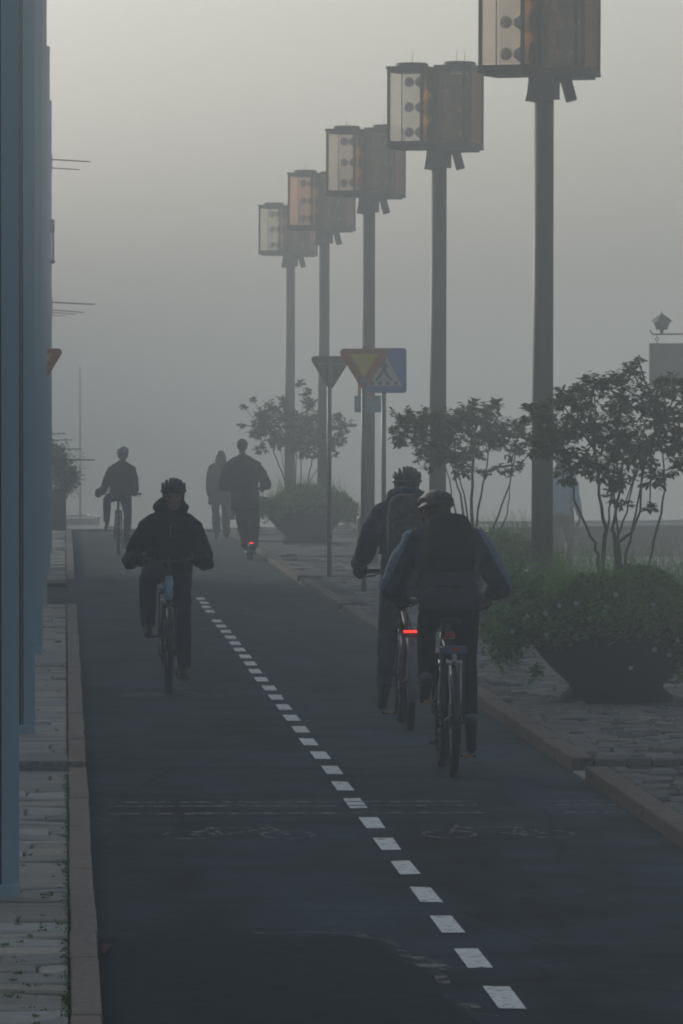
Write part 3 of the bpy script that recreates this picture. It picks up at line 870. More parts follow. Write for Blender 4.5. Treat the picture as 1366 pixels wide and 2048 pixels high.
# lantern standing on the arm
lx = px(1326.5)
mb = MB()
mb.lathe([(.075, pz(659)), (.12, pz(643.5))], 6, Matrix.Translation(V((lx, 0, 0))))
ln_ = mb.build("lantern", M['dark'], t)
mb = MB(); mb.lathe([(.155, pz(643)), (.145, pz(641)), (.10, pz(635)), (.05, pz(630)), (.03, pz(629)), (.012, pz(626)), (.003, pz(621))], 6, Matrix.Translation(V((lx, 0, 0)))); mb.build("roof", M['dark'], ln_)
mb = MB(); mb.tube((lx, 0, pz(668)), (lx, 0, pz(659)), .02, .03, 8); mb.build("foot", M['dark'], ln_)
tag(t, "dark hanging board with a small pointed lantern on its arm at the right edge", "hanging sign")

# ------------------------------------------------------------------ plants
def leaf_geo(vs, fs, tn, p, d, L, W, nrm, tone):
    d = d.normalized(); s_ = d.cross(nrm)
    if s_.length < 1e-4: s_ = V((1, 0, 0))
    s_.normalize(); n = s_.cross(d).normalized(); k = len(vs)
    vs.extend([p, p + d * L * .35 + s_ * W * .5 + n * W * .12, p + d * L * .72 + s_ * W * .38, p + d * L - n * L * .12,
               p + d * L * .72 - s_ * W * .38, p + d * L * .35 - s_ * W * .5 + n * W * .12, p + d * L * .5 - n * W * .08])
    fs.extend([(k, k + 1, k + 6), (k + 1, k + 2, k + 6), (k + 2, k + 3, k + 6), (k + 3, k + 4, k + 6), (k + 4, k + 5, k + 6), (k + 5, k, k + 6)])
    tn.extend([tone] * 6)
def rand_dir(flat_=.6):
    a = rnd.uniform(0, 2 * pi); z_ = rnd.gauss(0, .45) * flat_
    return V((cos(a), sin(a), z_)).normalized()
def shrub(loc, base_z, lobes, stems, dens, leafL, lab, spread=.09):
    """lobes: (x, z, r) silhouette clumps relative to loc; stems: (x0, list of (x,z)) visible stems"""
    t = empty("shrub", loc)
    st = MB(); tips = []
    for pts, r0 in stems:
        y0 = rnd.uniform(-.06, .06); yy = rnd.uniform(-.3, .3)
        P = []
        for i, (x, z_) in enumerate(pts):
            f = i / (len(pts) - 1)
            P.append(V((x + rnd.gauss(0, .008), y0 + yy * f + rnd.gauss(0, .01), z_)))
        Q = [P[0]]
        for i in range(len(P) - 1):
            for k in (1, 2, 3): 
                q = P[i].lerp(P[i + 1], k / 3); 
                if k < 3: q += V((rnd.gauss(0, .006), rnd.gauss(0, .006), 0))
                Q.append(q)
        st.path(Q, [r0 * (1 - .6 * i / (len(Q) - 1)) for i in range(len(Q))], 8)
        tips.append((Q[-1], r0 * .4))
    vs, fs, tn = [], [], []
    for (lx_, lz, lr) in lobes:
        c = V((lx_, rnd.uniform(-.25, .25), lz))
        src = min(tips, key=lambda q: (q[0] - c).length)[0]
        mid = src.lerp(c, .5) + V((rnd.gauss(0, .03), rnd.gauss(0, .03), rnd.gauss(0, .02)))
        st.path([src, mid, c], [.009, .007, .005], 6)
        nb = max(5, int(dens * lr * lr * 700))
        for b in range(nb):
            d = V((rnd.gauss(0, 1), rnd.gauss(0, 1), rnd.gauss(0, .75))).normalized()
            rr_ = lr * (rnd.random() ** .4)
            e = c + V((d.x * rr_, d.y * rr_ * 1.1, d.z * rr_))
            m_ = c.lerp(e, .5) + V((0, 0, -.01))
            st.path([c, m_, e], [.004, .003, .0018], 4, caps=False)
            nl = rnd.randint(8, 13); tw = (e - m_).normalized()
            base_t = rnd.uniform(.55, 1.35)
            for q in range(nl):
                f = rnd.uniform(.15, 1.08)
                p = m_.lerp(e, f) + V((rnd.gauss(0, .008), rnd.gauss(0, .008), rnd.gauss(0, .006)))
                dd = (tw * .7 + rand_dir() * 1.0 + V((0, 0, -.18))).normalized()
                nn = V((rnd.gauss(0, .38), rnd.gauss(0, .38), 1)).normalized()
                tt = base_t * rnd.uniform(.75, 1.3)
                leaf_geo(vs, fs, tn, p, dd, leafL * rnd.uniform(.5, 1.3), leafL * rnd.uniform(.42, .56), nn, (tt * rnd.uniform(.9, 1.1), tt, tt * rnd.uniform(.8, 1.1)))
    st.build("stem", M['bark'], t, smooth=True)
    me = bpy.data.meshes.new("foliage"); me.from_pydata([tuple(v) for v in vs], [], fs); me.materials.append(M['leaf']); set_tone(me, tn)
    link_mesh("foliage", me, None, t)
    tag(t, lab, "shrub", "shrubs in planters")
    return t

def bowl(loc, lab):
    t = empty("planter", loc)
    prof = [(.43, 0), (.43, .035), (.36, .10), (.355, .125), (.50, .26), (.62, .40), (.70, .54), (.735, .62), (.75, .62), (.75, .66), (.72, .665), (.70, .60)]
    mb = MB(); mb.lathe(prof, 48, cap=False); mb.add([(.43 * cos(2 * pi * k / 48), .43 * sin(2 * pi * k / 48), .001) for k in range(48)], [list(range(48))[::-1]])
    mb.build("bowl", M['planter'], t, smooth=True)
    mb = MB(); mb.lathe([(.71, .55), (.5, .60), (.01, .62)], 40, cap=False); mb.build("soil", M['soil'], t, smooth=True)
    tag(t, lab, "planter", "round iron planters"); return t

def bedding(loc, lab, n, flowers, wild, seed, droop=()):
    t = empty("bedding_plants", loc)
    vs, fs, tn = [], [], []
    fl = MB()
    R0 = .90
    clumps = []
    for _ in range(n):
        a = rnd.uniform(0, 2 * pi); r = R0 * math.sqrt(rnd.random())
        x, y = r * cos(a), r * sin(a)
        top = .86 + .25 * noise.noise(V((x * 2.2 + seed, y * 2.2, 0))) - .20 * max(0, (r / R0)) ** 3
        zz_ = top - rnd.random() ** 1.5 * (.13 + .04 * (r / R0))
        clumps.append((x, y, zz_, top))
    for (dx, dy, dz, rr_) in droop:
        for _ in range(int(900 * rr_ * rr_ * 8)):
            d = V((rnd.gauss(0, .5), rnd.gauss(0, .5), rnd.gauss(0, .5))) * rr_
            clumps.append((dx + d.x, dy + d.y, dz + d.z, dz + .2))
    for (x, y, z_, top) in clumps:
        tt = rnd.uniform(.5, 1.45) * (.75 + .5 * (noise.noise(V((x * 5, y * 5 + seed, z_ * 4))) + .5))
        for q in range(rnd.randint(2, 4)):
            p = V((x, y, z_)) + V((rnd.gauss(0, .02), rnd.gauss(0, .02), rnd.gauss(0, .02)))
            leaf_geo(vs, fs, tn, p, rand_dir(1.2), *((rnd.uniform(.05, .085), rnd.uniform(.028, .045)) if rnd.random() < .16 else (rnd.uniform(.022, .05), rnd.uniform(.014, .028))), V((rnd.gauss(0, .6), rnd.gauss(0, .6), 1)).normalized(), (tt * rnd.uniform(.8, 1.15), tt, tt * rnd.uniform(.7, 1.1)))
    # wiry upright stems and grasses
    for _ in range(wild):
        a = rnd.uniform(0, 2 * pi); r = .7 * math.sqrt(rnd.random()); x, y = r * cos(a), r * sin(a)
        L = rnd.uniform(.25, .58); ln2 = V((rnd.gauss(0, .25), rnd.gauss(0, .25), 1)) * L
        p0 = V((x, y, .72)); k = len(vs); wv = V((.0022, 0, 0)); bend = V((ln2.x * .4, ln2.y * .4, -.02))
        p1 = p0 + ln2 * .5; p2 = p0 + ln2 + bend
        vs.extend([p0 - wv, p0 + wv, p1 + wv, p1 - wv, p2]); fs.extend([(k, k + 1, k + 2, k + 3), (k + 3, k + 2, k + 4)]); tn.extend([(.8, .9, .6)] * 2)
        for q in range(rnd.randint(1, 4)):
            pp = p1.lerp(p2, rnd.random()); leaf_geo(vs, fs, tn, pp, rand_dir(1.2), .022, .008, V((0, 0, 1)), (.8, .9, .7))
    me = bpy.data.meshes.new("greenery"); me.from_pydata([tuple(v) for v in vs], [], fs); me.materials.append(M['bed']); set_tone(me, tn)
    link_mesh("greenery", me, None, t)
    for (fx, fy, fz) in flowers:
        fl = MB(); nn = V((fx * .3, -1, .35 + rnd.gauss(0, .2))).normalized(); a_, b_ = frame_of(nn); c = V((fx, fy, fz))
        for q in range(5):
            an = 2 * pi * q / 5 + rnd.random() * .3; d = a_ * cos(an) + b_ * sin(an); s2 = nn.cross(d)
            rL = rnd.uniform(.018, .026)
            fl.add([c, c + d * rL * .6 + s2 * rL * .4, c + d * rL + nn * .004, c + d * rL * .6 - s2 * rL * .4], [(0, 1, 2, 3)])
        fl.build("flower", M['petal'], t)
    tag(t, lab, "plants", "bedding in planters"); return t

# near planter (right edge)
P1 = V((4.16, 42.9, .085)); S1 = FPX / 42.9
def fx(px_, s_, c): return (px_ - c) / s_
c1 = 130 + P1.x * S1; zb = lambda py, s_: H - .085 + (842 - py) / s_
lob1 = [(1085, 830, 42), (1120, 880, 50), (1080, 900, 36), (1150, 800, 45), (1190, 775, 36), (1225, 760, 32), (1270, 745, 26), (1282, 722, 12), (1250, 800, 52), (1180, 850, 60), (1240, 870, 60),
        (1300, 800, 42), (1345, 775, 30), (1330, 840, 55), (1290, 900, 55), (1360, 880, 50), (1390, 800, 50), (1420, 850, 60), (1210, 940, 42), (1170, 925, 42), (1255, 960, 32), (1310, 950, 34), (1365, 930, 36), (1230, 990, 20), (1250, 1005, 18), (1302, 1015, 12), (1130, 940, 26), (1100, 860, 40), (1400, 900, 50), (1165, 780, 26), (1118, 800, 22), (1060, 815, 8), (1325, 765, 14), (1140, 965, 15), (1395, 760, 26)]
st1 = [([(1205, 1180), (1208, 1090), (1212, 1060), (1200, 990), (1190, 900)], .020), ([(1205, 1165), (1200, 1110), (1185, 1075), (1148, 1000), (1143, 930)], .014),
       ([(1240, 1180), (1232, 1080), (1225, 1060), (1235, 980), (1240, 880)], .018), ([(1238, 1165), (1234, 1090), (1262, 1065), (1280, 1020), (1280, 900)], .016),
       ([(1242, 1175), (1255, 1110), (1265, 1070), (1280, 1010), (1300, 880)], .013), ([(1272, 1180), (1300, 1130), (1322, 1050), (1330, 980), (1325, 840)], .013),
       ([(1212, 1100), (1216, 1060), (1230, 1000), (1235, 900)], .011), ([(1235, 1080), (1258, 1025), (1270, 960), (1310, 880)], .009), ([(1250, 1170), (1236, 1000), (1240, 900)], .010)]
bowl(P1, "near round iron planter at the right edge, overflowing with green and white flowers")
shrub(P1, 0, [(fx(a, S1, c1), zb(b, S1), c / S1) for a, b, c in lob1], [([(fx(a, S1, c1), zb(b, S1)) for a, b in pts], r) for pts, r in st1], 1.75, .054,
      "largest leafy multi-stemmed shrub, growing from the near planter at right")
fls = [(1040, 1232), (1075, 1226), (1103, 1212), (1137, 1207), (1263, 1272), (1228, 1256), (1292, 1298), (1245, 1335), (1320, 1310), (1078, 1270), (1150, 1240), (1190, 1225), (1262, 1225), (1290, 1210), (1350, 1240), (1338, 1280), (1010, 1262), (1215, 1190), (1125, 1255), (1275, 1250)]
bedding(P1, "dense green bedding with white flowers spilling over the near planter's rim", 9000,
        [(fx(a, S1, c1), -.75, zb(b, S1) + .02) for a, b in fls] + [(rnd.uniform(-.6, .9), rnd.uniform(-.9, -.3), rnd.uniform(.5, .85)) for _ in range(5)], 420, 3.1,
        [(fx(1000, S1, c1), -.3, zb(1265, S1), .17), (fx(1010, S1, c1), -.3, zb(1310, S1), .10), (fx(1063, S1, c1), -.4, zb(1340, S1), .05), (fx(1030, S1, c1), -.2, zb(1180, S1), .20), (fx(1270, S1, c1), -.5, zb(1225, S1), .12), (fx(1120, S1, c1), -.55, zb(1225, S1), .12), (fx(1350, S1, c1), -.6, zb(1300, S1), .10), (fx(1345, S1, c1), -.62, zb(1350, S1), .05), (fx(1260, S1, c1), .0, zb(1165, S1), .14)])
# middle planter
P2 = V((4.13, 57.2, .085)); S2 = FPX / 57.2; c2 = 130 + P2.x * S2
lob2 = [(800, 835, 24), (825, 840, 34), (800, 865, 24), (860, 840, 40), (900, 850, 45), (850, 880, 38), (895, 900, 42), (930, 830, 35), (945, 812, 20), (962, 840, 38), (985, 815, 24), (1000, 808, 12), (985, 865, 40), (950, 900, 36), (870, 920, 28), (845, 915, 18), (920, 935, 30), (1010, 870, 28), (1035, 860, 26), (1050, 845, 18), (1030, 900, 24), (1000, 935, 14), (1045, 935, 16), (965, 945, 16), (1055, 880, 20), (1018, 945, 8), (800, 885, 12)]
st2 = [([(945, 1085), (948, 1000), (950, 920), (945, 860)], .020), ([(930, 1085), (925, 1000), (912, 960), (900, 900)], .013), ([(950, 1080), (965, 990), (978, 930), (980, 860)], .013),
       ([(935, 1085), (930, 1010), (920, 950), (905, 880)], .011), ([(975, 1090), (1002, 1030), (1020, 970), (1030, 900), (1045, 860)], .012), ([(985, 1090), (1015, 1030), (1022, 980), (1028, 930)], .009), ([(925, 1085), (908, 1010), (898, 960), (870, 880)], .010)]
bowl(P2, "middle round iron planter, mostly hidden behind the two cyclists riding away")
shrub(P2, 0, [(fx(a, S2, c2), zb(b, S2), c / S2) for a, b, c in lob2], [([(fx(a, S2, c2), zb(b, S2)) for a, b in pts], r) for pts, r in st2], 1.7, .056,
      "middle leafy shrub above the helmets of the two cyclists riding away")
bedding(P2, "wispy bedding plants in the middle planter behind the backpack rider", 3500, [], 300, 9.1)
# far planter
P3 = V((4.16, 98.5, .085)); S3 = FPX / 98.5; c3 = 130 + P3.x * S3
lob3 = [(520, 830, 22), (540, 850, 28), (515, 865, 20), (545, 815, 18), (505, 800, 7), (488, 815, 6), (485, 850, 7), (565, 800, 14), (575, 835, 30), (600, 855, 30), (600, 765, 10), (608, 785, 12), (620, 805, 18), (625, 835, 25), (630, 870, 28), (585, 880, 28), (550, 880, 22), (520, 895, 14), (610, 900, 24), (680, 835, 14), (685, 855, 20), (705, 848, 10), (675, 880, 18), (668, 900, 12), (655, 850, 25), (650, 880, 22), (640, 905, 16)]
st3 = [([(575, 985), (565, 945), (548, 905), (540, 860)], .016), ([(590, 985), (592, 930), (590, 880)], .016), ([(600, 985), (602, 930), (604, 880)], .014), ([(612, 980), (620, 940), (628, 905), (640, 860)], .014), ([(580, 985), (570, 940), (560, 900)], .011), ([(605, 985), (640, 930), (670, 880)], .010)]
bowl(P3, "far round iron planter with dark foliage, beside the scooter rider")
shrub(P3, 0, [(fx(a, S3, c3), zb(b, S3), c / S3) for a, b, c in lob3], [([(fx(a, S3, c3), zb(b, S3)) for a, b in pts], r) for pts, r in st3], 1.25, .075,
      "far fog-grey shrub standing over the scooter rider's shoulder")
bedding(P3, "dark bedding plants spilling over both sides of the far planter", 4500, [], 300, 5.7, [(.68, 0, .52, .24), (.80, 0, .40, .14), (-.6, 0, .6, .2)])

# potted bush by the far pillars
Y = 110.0; t = empty("potted_bush", (-.12, Y, .02)); sS = FPX / Y
mb = MB(); mb.prism([(-.24, -.2), (.14, -.2), (.14, .2), (-.24, .2)], 0, .80); mb.box(-.26, .16, -.22, .22, .80, .86); mb.build("pot", M['planter'], t, bevel=.01)
vs, fs, tn = [], [], []
for (a, b, c) in ((105, 905, 22), (118, 920, 26), (130, 945, 26), (138, 965, 20), (112, 950, 36), (125, 980, 14), (95, 930, 40), (145, 950, 12)):
    cx_ = SX(a, Y) + .12; cz_ = SZ(b, Y) - .02; rr_ = c / sS
    for _ in range(int(520 * rr_ * 5)):
        d = V((rnd.gauss(0, .5), rnd.gauss(0, .5), rnd.gauss(0, .5))) * rr_
        tt = rnd.uniform(.6, 1.3); leaf_geo(vs, fs, tn, V((cx_, 0, cz_)) + d, rand_dir(1), .07, .03, V((rnd.gauss(0, .5), rnd.gauss(0, .5), 1)).normalized(), (tt, tt, tt))
me = bpy.data.meshes.new("foliage"); me.from_pydata([tuple(v) for v in vs], [], fs); me.materials.append(M['leaf']); set_tone(me, tn); link_mesh("foliage", me, None, t)
tag(t, "bushy plant in a tall dark box by the far pillars, left of the farthest cyclist", "potted plant")

# boats beyond the quay
def boat(loc, L, B, top, rz, lab, cover):
    t = empty("moored_boat", loc, rz)
    mb = MB(); vs_ = []; n = 14
    for i in range(n + 1):
        f = i / n; wdt = B / 2 * (1 - max(0, (f - .6) / .4) ** 2.2 * .97); sh = top * (1 + .18 * (f ** 2))
        x = -L / 2 + L * f
        vs_ += [(x, -wdt, sh), (x, -wdt * .75, -.25), (x, 0, -.5), (x, wdt * .75, -.25), (x, wdt, sh)]
    fs_ = []
    for i in range(n):
        for k in range(4): fs_.append((i * 5 + k, (i + 1) * 5 + k, (i + 1) * 5 + k + 1, i * 5 + k + 1))
        fs_.append((i * 5 + 4, (i + 1) * 5 + 4, (i + 1) * 5, i * 5))
    fs_.append((0, 1, 2, 3, 4)); mb.add(vs_, fs_); mb.build("hull", M['hull'], t)
    mb = MB()
    for sd in (-1, 1): mb.path([(vs_[i * 5][0], sd * (abs(vs_[i * 5][1]) + .01), vs_[i * 5][2] + .02) for i in range(n + 1)], .03, 6)
    mb.build("gunwale", M['deck'], t, smooth=True)
    if cover: cover(t)
    return tag(t, lab, "boat")
def cov(t):
    mb = MB(); mb.loft([(V((2.2, 0, 1.72)), 2.6, .9, 0), (V((2.3, 0, 2.0)), 2.1, .7, 0), (V((2.4, 0, 2.12)), 1.2, .4, 0)], 20, 3); mb.build("canvas_cover", M['canvas'], t, smooth=True)
    mb = MB(); mb.box(-3.6, -1.2, -.7, .7, 1.66, 1.80); mb.build("hatch", M['deck'], t, bevel=.02)
boat((14.0, 91.5, -1.2), 14.6, 3.0, 1.72, 0, "dark boat hull with a pale rail moored beyond the quay at right", cov)
def mast(t):
    mb = MB(); mb.tube((0, 0, .1), (0, 0, 5.2), .045, .03, 8); mb.build("mast", M['steel'], t)
    mb = MB(); mb.tube((-.2, 0, 5.0), (.2, 0, 5.0), .02, n=6); mb.build("spreader", M['steel'], t)
boat((.5, 190, -1.2), 4.2, 1.3, .18, R(84), "tiny fogged sailing dinghy with a bare mast beyond the far cyclist", mast)

# ------------------------------------------------------------------ bicycles
def wheel(bike, y, Rw, tw, hubr=.02, x0=0.0):
    w_ = MB(); w_.ring((x0, y, Rw), (1, 0, 0), Rw - .03, .012, 56, 8, 1.2)
    wh = w_.build("wheel", M['rim'], bike, smooth=True)
    q = MB(); q.ring((x0, y, Rw), (1, 0, 0), Rw - tw, tw, 64, 10); q.build("tyre", M['tyre'], wh, smooth=True)
    q = MB()
    for k in range(28):
        a = 2 * pi * k / 28; o_ = .025 if k % 2 else -.025
        q.tube((x0 + o_, y + hubr * cos(a + .4), Rw + hubr * sin(a + .4)), (x0, y + (Rw - .035) * cos(a), Rw + (Rw - .035) * sin(a)), .0012, n=4)
    q.build("spokes", M['silver'], wh)
    q = MB(); q.tube((x0 - .05, y, Rw), (x0 + .05, y, Rw), .02, n=12); q.build("hub", M['rim'], wh)
    return wh
def arc(y, Rw, rad, a0, a1, n=14):
    return [(0, y + rad * cos(R(a0 + (a1 - a0) * k / n)), Rw + rad * sin(R(a0 + (a1 - a0) * k / n))) for k in range(n + 1)]
def bicycle(loc, rz, lab, o):
    g_ = o.get
    Rw = .345; fm = g_('frame', M['blackframe']); tw = g_('tw', .024)
    yr, yf = -.44, .61; seatz = g_('seat', .95); barz = g_('barz', 1.05); bary = g_('bary', .44); bw = g_('barw', .31)
    t = empty("bicycle", loc, rz)
    bb = V((0, 0, .28)); st_ = V((0, -.13, .72)); ht = V((0, .38, .86)); hb = V((0, .44, .68)); fr = g_('tr', .018)
    f = MB()
    f.tube(bb, st_, fr, n=12); f.tube(bb, hb, fr * g_('dt', 1.15), n=12); f.tube(st_ + V((0, 0, -.03)), ht + V((0, .005, -.04)), fr * .9, n=12)
    f.tube(hb, ht, fr * 1.35, n=12)
    for s_ in (-1, 1):
        f.path([(s_ * .02, -.06, .28), (s_ * .055, -.22, .31), (s_ * .065, yr, Rw)], .009, 8)
        f.path([(s_ * .015, -.12, .68), (s_ * .05, -.25, .56), (s_ * .065, yr, Rw)], .008, 8)
    f.build("frame", fm, t, smooth=True)
    if g_('headblock'):
        q = MB(); q.loft([(V((0, .405, .76)), .026, .035, 0), (V((0, .40, .80)), .034, .04, 0), (V((0, .39, .90)), .036, .04, 0), (V((0, .385, .95)), .024, .03, 0)], 16); q.build("head_tube", M['paleblue'], t, smooth=True)
    f = MB()
    cr = V((0, .455, .70))
    for s_ in (-1, 1): f.path([(s_ * .045, .455, .71), (s_ * .052, .50, .60), (s_ * .055, yf, Rw)], [.016, .014, .010], 10)
    f.box(-.055, .055, .435, .475, .69, .735); f.build("fork", g_('fork', M['blackframe']), t, smooth=True)
    wheel(t, yf, Rw, tw); wheel(t, yr, Rw, tw)
    # cockpit
    f = MB(); f.tube(ht, (0, bary - .05, barz - .02), .016, n=10); f.tube((0, bary - .05, barz - .02), (0, bary, barz - .01), .017, n=10)
    f.path([(-bw, bary - .04, barz), (-bw * .6, bary - .01, barz + .005), (-.10, bary + .01, barz - .01), (.10, bary + .01, barz - .01), (bw * .6, bary - .01, barz + .005), (bw, bary - .04, barz)], .0125, 10)
    hb_ = f.build("handlebar", M['blackframe'], t, smooth=True)
    for s_ in (-1, 1):
        q = MB(); q.tube((s_ * bw, bary - .04, barz), (s_ * (bw - .13), bary - .02, barz + .003), .018, n=12); q.build("grip", M['saddle'], hb_, smooth=True)
        q = MB(); q.path([(s_ * (bw - .14), bary + .02, barz - .01), (s_ * (bw - .1), bary + .05, barz - .03), (s_ * (bw - .01), bary + .045, barz - .045)], .006, 6); q.build("brake_lever", M['dark'], hb_)
    q = MB(); q.path([(-.15, bary + .03, barz), (-.12, bary + .10, barz - .05), (-.05, bary + .09, barz - .17), (0, .44, .78)], .003, 5); q.path([(.16, bary + .03, barz), (.13, bary + .11, barz - .04), (.06, bary + .10, barz - .16), (0, .44, .76)], .003, 5)
    q.build("brake_cable", M['dark'], hb_)
    # saddle
    f = MB(); f.tube(st_ + V((0, 0, -.02)), (0, -.17, seatz - .04), .0135, n=10); f.build("seat_post", M['silver'], t, smooth=True)
    f = MB()
    f.loft([(V((0, -.17, seatz - .045)), .05, .12, 0), (V((0, -.17, seatz - .02)), .07, .14, 0), (V((0, -.165, seatz)), .065, .135, 0), (V((0, -.165, seatz + .01)), .04, .1, 0)], 20)
    f.loft([(V((0, -.05, seatz - .035)), .02, .11, 0), (V((0, -.04, seatz - .01)), .03, .12, 0), (V((0, -.05, seatz + .005)), .02, .10, 0)], 16)
    f.loft([(V((0, -.25, seatz - .045)), .06, .04, 0), (V((0, -.255, seatz - .02)), .085, .055, 0), (V((0, -.25, seatz + .004)), .07, .045, 0)], 16)
    f.union("saddle", M['saddle'], t, .01, 3)
    # drive train
    ca = g_('crank', -90)          # angle of the right crank
    d = V((0, cos(R(ca)), sin(R(ca)))) * .17
    f = MB(); f.ring((.045, 0, .28), (1, 0, 0), .085, .004, 32, 6); f.ring((.045, 0, .28), (1, 0, 0), .03, .012, 20, 6)
    for k in range(5):
        a = 2 * pi * k / 5; f.tube((.045, .02 * cos(a), .28 + .02 * sin(a)), (.045, .083 * cos(a), .28 + .083 * sin(a)), .005, n=5)
    f.build("chainring", M['rim'], t)
    f = MB(); f.path([(.045, 0, .365), (.045, yr, Rw + .04)], .004, 5); f.path([(.045, 0, .195), (.045, yr + .05, Rw - .06)], .004, 5); f.build("chain", M['dark'], t)
    for s_ in (1, -1):
        e = V((s_ * .075, 0, .28)) + d * s_
        q = MB(); q.tube((s_ * .06, 0, .28), e, .012, .009, 8); cr_ = q.build("crank", M['silver' if g_('silvercrank') else 'rim'], t, smooth=True)
        q = MB(); q.box(e.x, e.x + s_ * .10, e.y - .04, e.y + .04, e.z - .012, e.z + .008)
        pd = q.build("pedal", M['dark'], cr_, bevel=.004)
        q = MB(); q.box(e.x + s_ * .02, e.x + s_ * .08, e.y - .045, e.y - .0405, e.z - .008, e.z + .006); q.build("pedal_reflector", M['orange'], pd)
    # mudguards
    if g_('guard'):
        for (yy, a0, a1) in ((yr, 20, 200), (yf, 5, 165)):
            q = MB(); P = arc(yy, Rw, Rw + .022, a0, a1, 18); wdt = g_('gw', .028); vs_ = []; fs_ = []
            for i, p in enumerate(P):
                a = R(a0 + (a1 - a0) * i / 18); rd = V((0, cos(a), sin(a)))
                for k, (xx, dr) in enumerate(((-wdt, -.014), (-wdt * .6, .002), (0, .006), (wdt * .6, .002), (wdt, -.014))): vs_.append(V(p) + rd * dr + V((xx, 0, 0)))
            for i in range(18):
                for k in range(4): fs_.append((i * 5 + k, i * 5 + k + 1, (i + 1) * 5 + k + 1, (i + 1) * 5 + k))
            q.add(vs_, fs_); q.build("mudguard", g_('guard'), t, smooth=True)
            q = MB()
            for s_ in (-1, 1): q.tube((s_ * .06, yy, Rw), (s_ * wdt, yy + (Rw + .01) * cos(R(a1 - 30)), Rw + (Rw + .01) * sin(R(a1 - 30))), .003, n=5)
            q.build("stay", M['silver'], t)
    if g_('rack'):
        q = MB(); zr = .80
        for s_ in (-1, 1):
            q.path([(s_ * .065, -.20, zr), (s_ * .065, -.62, zr)], .006, 6); q.tube((s_ * .065, -.52, zr), (s_ * .07, yr, Rw), .006, n=6); q.tube((s_ * .065, -.3, zr), (s_ * .07, yr, Rw), .005, n=6)
        for yy in (-.2, -.34, -.48, -.62): q.tube((-.065, yy, zr), (.065, yy, zr), .005, n=6)
        rk = q.build("rack", M['blackframe'], t, smooth=True)
        q = MB(); q.box(-.072, .072, -.66, -.625, zr - .03, zr + .02); bl = q.build("rack_bar", M['bagblue'], rk, bevel=.01)
        q = MB(); q.box(-.03, .03, -.666, -.6605, zr - .008, zr + .012); q.build("reflector", M['redlens'], rk)
        q = MB()
        for s_ in (-1, 1): q.sphere((s_ * .032, -.60, zr - .085), .018)
        q.build("mounting_bolt", M['silver'], rk, smooth=True)
        q = MB(); q.path([(-.034, -.61, zr - .1), (-.036, -.66, zr - .2), (-.03, -.70, zr - .33)], .005, 6); q.path([(.036, -.61, zr - .1), (.036, -.66, zr - .2), (.03, -.70, zr - .33)], .005, 6); q.build("rack_stay", M['silver'], rk)
    if g_('kick'):
        q = MB(); q.path([(-.04, -.1, .27), (-.10, -.2, .20), (-.13, -.28, .205)], .009, 6); q.build("kickstand", M['dark'], t)
    if g_('taillamp'):
        q = MB(); q.box(-.028, .028, -.235, -.20, seatz - .135, seatz - .09); q.build("tail_lamp", M['redlens'], t, bevel=.008)
        q = MB(); q.box(-.03, .03, -.205, -.16, seatz - .19, seatz - .14); q.build("lamp_mount", M['dark'], t, bevel=.008)
    if g_('barlight'):
        zz_ = g_('barlight'); q = MB(); q.box(-.065, .065, -.70, -.66, zz_ - .045, zz_ + .015); ll = q.build("tail_lamp", M['redframe'], t, bevel=.006)
        q = MB(); q.box(-.057, .057, -.7085, -.7025, zz_ - .0065, zz_ + .0065); q.build("light_bar", M['redlight'], ll)
        q = MB(); q.path([(0, -.66, zz_), (0, -.5, zz_ + .02), (0, -.2, zz_ + .08)], .012, 8); q.build("lamp_arm", M['dark'], t)
    if g_('headlamp'):
        q = MB(); q.sphere((0, bary + .06, barz - .12), (.03, .035, .03)); q.build("headlamp", M['silver'], t, smooth=True)
    if g_('bottle'):
        q = MB(); q.tube((.0, .12, .42), (0, .22, .56), .035, n=12); q.build("bottle", M['dark'], t)
    tag(t, lab, "bicycle", "bicycles on the path")
    return t

# ------------------------------------------------------------------ people
def ik(a, c, l1, l2, pole):
    a, c, pole = V(a), V(c), V(pole); d = c - a; L = min(d.length, (l1 + l2) * .999); d.normalize()
    x = (l1 * l1 - l2 * l2 + L * L) / (2 * L); h_ = math.sqrt(max(l1 * l1 - x * x, 0))
    p = pole - d * pole.dot(d); p.normalize()
    return a + d * x + p * h_
def hand(mb, w0, hd, pn_, sd, curl, k=1.0, n=8):
    """w0 wrist, hd hand direction, pn_ palm normal, sd thumb side"""
    hd = V(hd).normalized(); pn_ = V(pn_); pn_ = (pn_ - hd * pn_.dot(hd)).normalized(); sv = hd.cross(pn_).normalized()
    if sv.dot(V(sd)) < 0: sv = -sv
    w0 = V(w0)
    lens = [.040, .045, .042, .033]
    for i, off in enumerate((.030, .010, -.010, -.029)):
        kn = w0 + hd * (.088 - .006 * abs(i - 1)) + sv * off
        mb.caps(w0 + sv * off * .6, .016 * k, kn, .0125 * k, n)
        p = kn; ang = 0; L = lens[i]
        for sgm in range(3):
            ang += curl * (.55, 1.0, .8)[sgm] + .06 * i
            d = hd * cos(ang) + pn_ * sin(ang); q = p + d * L * (1, .72, .55)[sgm]
            mb.caps(p, (.0108, .0098, .0088)[sgm] * k, q, (.0098, .0088, .0078)[sgm] * k, n); p = q
    th = w0 + hd * .025 + sv * .026
    t1 = th + (hd * .6 + sv * .7 + pn_ * .35).normalized() * .042; t2 = t1 + (hd * .75 + sv * .05 + pn_ * .7).normalized() * .032; t3 = t2 + (hd * .5 - sv * .3 + pn_ * .7).normalized() * .024
    mb.caps(th, .016 * k, t1, .0125 * k, n); mb.caps(t1, .012 * k, t2, .0105 * k, n); mb.caps(t2, .0105 * k, t3, .0085 * k, n)
